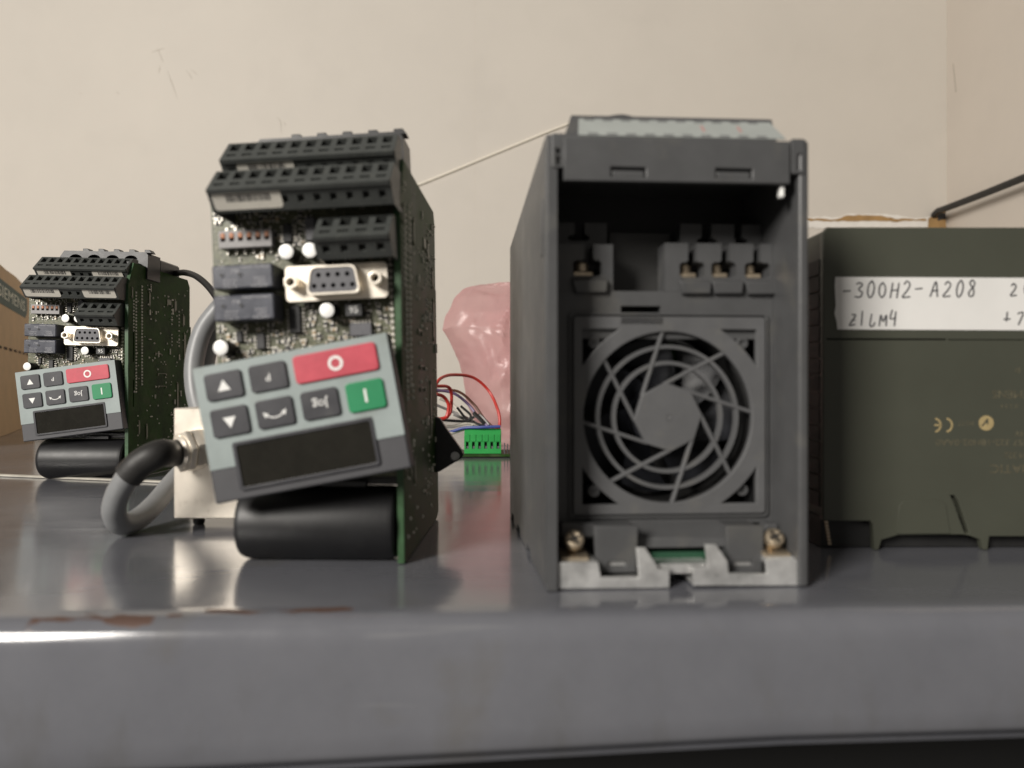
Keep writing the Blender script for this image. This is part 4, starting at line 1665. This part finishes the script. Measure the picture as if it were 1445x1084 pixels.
for poly in ([(100, 290), (305, 290), (318, 365), (512, 368), (500, 215), (545, 215), (600, 300), (612, 325), (668, 325), (668, 420), (100, 425)],
             [(785, 320), (865, 320), (850, 205), (905, 205), (965, 290), (970, 352), (1165, 355), (1160, 280), (1350, 285), (1362, 300), (1362, 415), (790, 415)]):
    b = MB()
    P = [z7(*p) for p in poly]
    zmin = min(p[1] for p in P)
    P = [(x, max(.25, z - zmin + .25)) for x, z in P]
    b.plate(P, [], 0, 1.8, M=VF(YB + 1.8), bevel=.3)
    xa, xb = min(p[0] for p in P), max(p[0] for p in P)
    b.box(xa + .4, YB + 1.85, 1.0, xb - .4, YP + 20, 2.6)
    left = poly[0][0] < 200
    zw = z7(200, 290)[1] - zmin + .2
    wx = (xa + .4, xa + 12) if left else (xb - 12, xb - .4)
    b.box(wx[0], YB + 1.85, zw - 1.8, wx[1], YP - .2, zw)
    br = b.build('foot_bracket', M_steel, drive)
    sp = z7(195, 190) if left else z7(1240, 185)
    sc_ = MB()
    ax = axis_frame((sp[0], YB + 6, sp[1] - zmin + .2 - .4), (0, -0.78, 0.62))
    hp = [(3.1 + (.12 if k % 2 else -.12)) for k in range(16)]
    sc_.lathe([(3.1, -1.2), (3.15, .7), (2.75, 1.35), (1.9, 1.6), (1.2, 1.35), (0.2, 1.3)], 20, M=ax)
    sc_.mat(1).box(-2.3, -.36, 1.0, 2.3, .36, 1.68, M=ax @ RZ(25)).box(-.36, -2.3, 1.0, .36, 2.3, 1.66, M=ax @ RZ(25))
    sc_.mat(0).box(-4.4, -4.2, -2.4, 4.4, 4.2, -1.2, M=T(sp[0], YB + 7, zw + 2.6) @ RX(8), b=.3)
    sc_.cyl(1.6, -8, -1, 14, M=ax)
    sc_.build('clamp_screw', [M_brass, M_dark], br, I4)
b = MB()
a = dp(926, 790, 8)
b.box(a[0], 7, 5.2, dp(1000, 790, 8)[0], 30, 6.4)
b.box(dp(925, 790, 5)[0], 4.5, 4.0, dp(1003, 790, 5)[0], 5.5, 7.0)
b.build('steel_tongue', M_steel, drive)
b = MB()
b.box(dp(918, 783, 16)[0], 15, dp(920, 790, 16)[1], dp(1005, 783, 16)[0], 17, dp(920, 778, 16)[1])
b.build('green_edge', mat('dark_green_edge', (0.02, 0.075, 0.04), .5), drive)
b = MB()
b.box(TH + .2, 22.7, 2.8, WD - TH - .2, 24.5, zb + 4)
b.build('lower_recess', M_dark, drive)
for x0, x1, mx_ in ((842, 898, 870), (1028, 1076, 1048)):
    a, c = dp(x0, 809, 7), dp(x1, 742, 7)
    b = MB()
    m0, m1 = dp(mx_ - 12, 799.5, 7), dp(mx_ + 13, 792.5, 7)
    b.plate([(a[0], a[1]), (c[0], a[1]), (c[0] + .6, c[1]), (a[0] - .8, c[1])], [rrect(m0[0], m0[1], m1[0], m1[1], .4)], 0, 3, M=VF(10), bevel=.4)
    b.box(a[0] + .5, 10.05, a[1] + 3, c[0] - .5, YP, c[1] - .5)
    tb_ = b.build('clip_tab', M_case, drive)
    s = MB()
    s.box(m0[0] - .2, 8.4, m0[1] - .2, m1[0] + .2, 10.02, m1[1] + .1)
    s.build('clip_mark', M_steel, tb_, I4)
a, c = dp(898, 773, 13), dp(1028, 745, 13)
b = MB()
b.add([(a[0], YP - .1, c[1] + 1), (c[0], YP - .1, c[1] + 1), (c[0], 13, c[1] - 3), (a[0], 13, c[1] - 3), (a[0], 12, a[1]), (c[0], 12, a[1]), (c[0], YP - .1, a[1]), (a[0], YP - .1, a[1])],
      [(0, 3, 2, 1), (3, 4, 5, 2), (4, 7, 6, 5), (0, 7, 4, 3), (1, 2, 5, 6)])
b.build('centre_hood', M_case, drive, bevel=.4)
for x0, x1 in ((790, 842), (1078, 1132)):
    a, c = dp(x0, 760, 15), dp(x1, 738, 15)
    b = MB()
    b.box(max(a[0], TH + .2), 14, a[1], min(c[0], WD - TH - .2), YP - .1, c[1], b=.8)
    b.build('screw_shield', M_case, drive)

# ================================================================== olive controller module at the right edge
CF = T(118.4, 283, 0)
plc = thing('controller_module', 'olive grey controller module with a white handwritten paper label, at the right edge', 'controller', CF)


def cp(px, py, yl=0.0):
    p = on_plane(CF, px, py, 1, yl)
    return (p.x, p.z)


b = MB()
x1 = 150.0
ol = [cp(1162, 735), cp(1228, 735), cp(1232, 740), cp(1234, 778), cp(1240, 778), cp(1244, 762), cp(1268, 755), cp(1362, 755), cp(1384, 762), cp(1388, 776), cp(1394, 776), cp(1396, 757)]
ol = [(x, max(.25, z)) for x, z in ol]
top = cp(1168, 321)[1]
outline = ol + [(x1, ol[-1][1]), (x1, top), (1.6, top), (0, top - 2.2)]
slit = [cp(1341, 699), cp(1347, 699), cp(1352, 706), cp(1368, 752), cp(1362, 754), cp(1345, 708)]
line = [cp(1166, 481), cp(1335, 481.5), cp(1335, 478), cp(1166, 476.5)]
b.plate(outline, [slit, [cp(1167, 479.8), cp(1336, 480.2), cp(1336, 478.2), cp(1167, 477.6)], [cp(1338, 479.9), cp(1600, 480.6), cp(1600, 479.8), cp(1338, 479.1)]], 0, 3.2, M=VF(3.2), bevel=.25)
front = b.build('front_cover', M_plc, plc)
b = MB()
b.plate([cp(1263, 753), cp(1340, 753), cp(1334, 712), cp(1327, 706), cp(1275, 706), cp(1268, 712)], [], 0.02, .5, M=VF(0), bevel=.2)
b.build('embossed_panel', M_plc, front, I4)
b = MB()
b.box(.8, 3.25, 12, x1, 100, top - .6, b=.8)
b.build('body', M_plc, plc)
b = MB()
b.box(1.2, 5, .4, x1, 60, 11.9)
b.build('base', M_dark, plc)
for k in range(15):
    z = 16 + k * 6.4
    b = MB()
    b.box(-.2, 3.4, z, .9, 60, z + 5.7)
    b.build('vent', M_dark, plc)
for k in range(7):
    b = MB()
    p = cp(1166 + k * .8, 737 + k * 5, -0.2)
    b.cyl(.45, 0, 1.2, 8, M=VF(0.4) @ T(p[0], p[1], 0))
    b.build('contact', M_brass, plc)

# paper label with handwriting
b = MB()
lp = [cp(1177, 391), cp(1445, 392)]
zt_, zb_ = cp(1200, 391)[1], cp(1200, 465)[1]
xl_ = cp(1178, 400)[0]
pts = [(xl_ + .2, zt_), (x1 - 20, zt_ - .6), (x1 - 20, zb_ - .6), (xl_ + .9, zb_), (xl_ + .6, zb_ + 3.0), (xl_ - .2, zb_ + 6), (xl_ + .3, zb_ + 9), (xl_ - .1, zt_ - 3)]
b.plate(pts, [], 0.03, .22, M=VF(-.02))
tape = b.build('paper_label', M_tape, plc)
GL = {'-': [[(0, .48), (.55, .52)]], '3': [[(.05, .9), (.3, 1), (.5, .85), (.25, .55), (.55, .35), (.4, .05), (0, .08)]],
      '0': [[(.3, 1), (.08, .75), (.05, .3), (.25, 0), (.48, .25), (.5, .7), (.3, 1)]], 'H': [[(.02, 1), (0, 0)], [(.5, 1), (.5, 0)], [(0, .5), (.52, .53)]],
      '2': [[(.05, .8), (.25, 1), (.5, .8), (.35, .45), (.02, .02), (.6, .05)]], 'A': [[(0, 0), (.28, 1), (.58, 0)], [(.1, .38), (.55, .42)]],
      '8': [[(.45, .85), (.25, 1), (.08, .8), (.42, .4), (.4, .06), (.15, .0), (.06, .25), (.4, .62), (.45, .85)]], 'I': [[(.2, .95), (.2, 0)]],
      'L': [[(.1, .95), (.06, .08), (.35, .05), (.45, .3)]], 'M': [[(0, 0), (.06, .85), (.3, .35), (.55, .85), (.6, 0)]], '4': [[(.12, .95), (.02, .4), (.5, .42)], [(.45, .85), (.45, -.1)]],
      '7': [[(0, .85), (.2, .95), (.5, .9), (.15, 0)]], 'J': [[(.05, .95), (.4, .9), (.2, .5), (.02, .12), (.5, .2)], [(.1, .5), (.42, .52)]], '+': [[(.3, .85), (.28, .1)], [(0, .25), (.62, .28)]], ' ': [], 'S': [[(.45, .9), (.1, .85), (.15, .55), (.45, .4), (.35, .05), (0, .1)]]}


def handwrite(chars, px0, px1, pyt, pyb, rise=0):
    a, t = cp(px0, pyt); c, bt = cp(px1, pyb)
    h = t - bt
    adv = (c - a) / len(chars)
    for i, ch in enumerate(chars):
        if ch == ' ':
            continue
        b = MB()
        sc, dy, sh = random.uniform(.88, 1.1), random.uniform(-.5, .5), random.uniform(.05, .22)
        for st in GL[ch]:
            b.tube([(a + adv * (i + .05) + (x + sh * y) * min(adv * 1.2, h * .8), -.25, bt + dy + y * h * sc + rise * i) for x, y in st], .29, 6, 5)
        b.build('handwritten_mark', M_marker, tape, I4)


handwrite('-300H2-', 1188, 1305, 397, 420, .06)
handwrite('A208', 1311, 1382, 397, 419, .02)
handwrite('20', 1424, 1462, 398, 416)
handwrite('JILM4', 1197, 1268, 440, 460)
handwrite('+7', 1414, 1452, 438, 457)

# faded upside-down print, read from the other side


def print_line(body, px, py, size, m, align='RIGHT', sx=1.0):
    # RIGHT: the end of the upside-down line lies at px
    x, z = cp(px, py)
    b = MB()
    b.text(body, size, VF(-.02) @ T(x, z, 0.01) @ RZ(180), th=.05, align=align, sx=sx)
    b.build('printing', m, front, I4)


print_line('6ES7 322-1BH02-0AA0', 1320, 624, 3.4, M_gold2, sx=1.15)
print_line('SIMATIC', 1396, 661, 4.6, M_gold2, sx=1.2)
print_line('SM 322', 1417, 642, 3.2, M_gold2)
print_line('SIEMENS', 1400, 556, 4.2, M_gold2, sx=1.1)
print_line('X 2 3 4', 1412, 573, 2.2, M_gold2)
print_line('N117', 1352, 597, 2.6, M_gold2)
print_line('24V', 1432, 612, 3.2, M_gold2)
print_line('S7', 1432, 522, 2.4, M_gold2)
for px in (1325, 1341):
    x, z = cp(px - 5, 600)
    A = [math.radians(q) for q in range(-78, 79, 13)]
    pts = [(x + 2.9 * math.cos(q) - .6, z + 2.9 * math.sin(q)) for q in A] + [(x + 2.2 * math.cos(q) - .6, z + 2.2 * math.sin(q)) for q in A[::-1]]
    b = MB()
    b.plate(pts, [], .02, .08, M=VF(-.02))
    if px == 1325:
        b.box(x - .4, z - .35, .02, x + 2.0, z + .35, .08, M=VF(-.02))
    b.build('mark', M_gold, front, I4)
x, z = cp(1391.5, 597)
b = MB()
b.plate(circle(x, z, 2.85, 28), [[(x - 1.9, z - 1.2), (x - 1.5, z - 1.5), (x + .2, z + .2), (x + .2, z - .6), (x + .8, z - .6), (x + .8, z + 1.6), (x + .3, z + 1.7)]], .02, .08, M=VF(-.02))
b.build('mark', M_gold, front, I4)
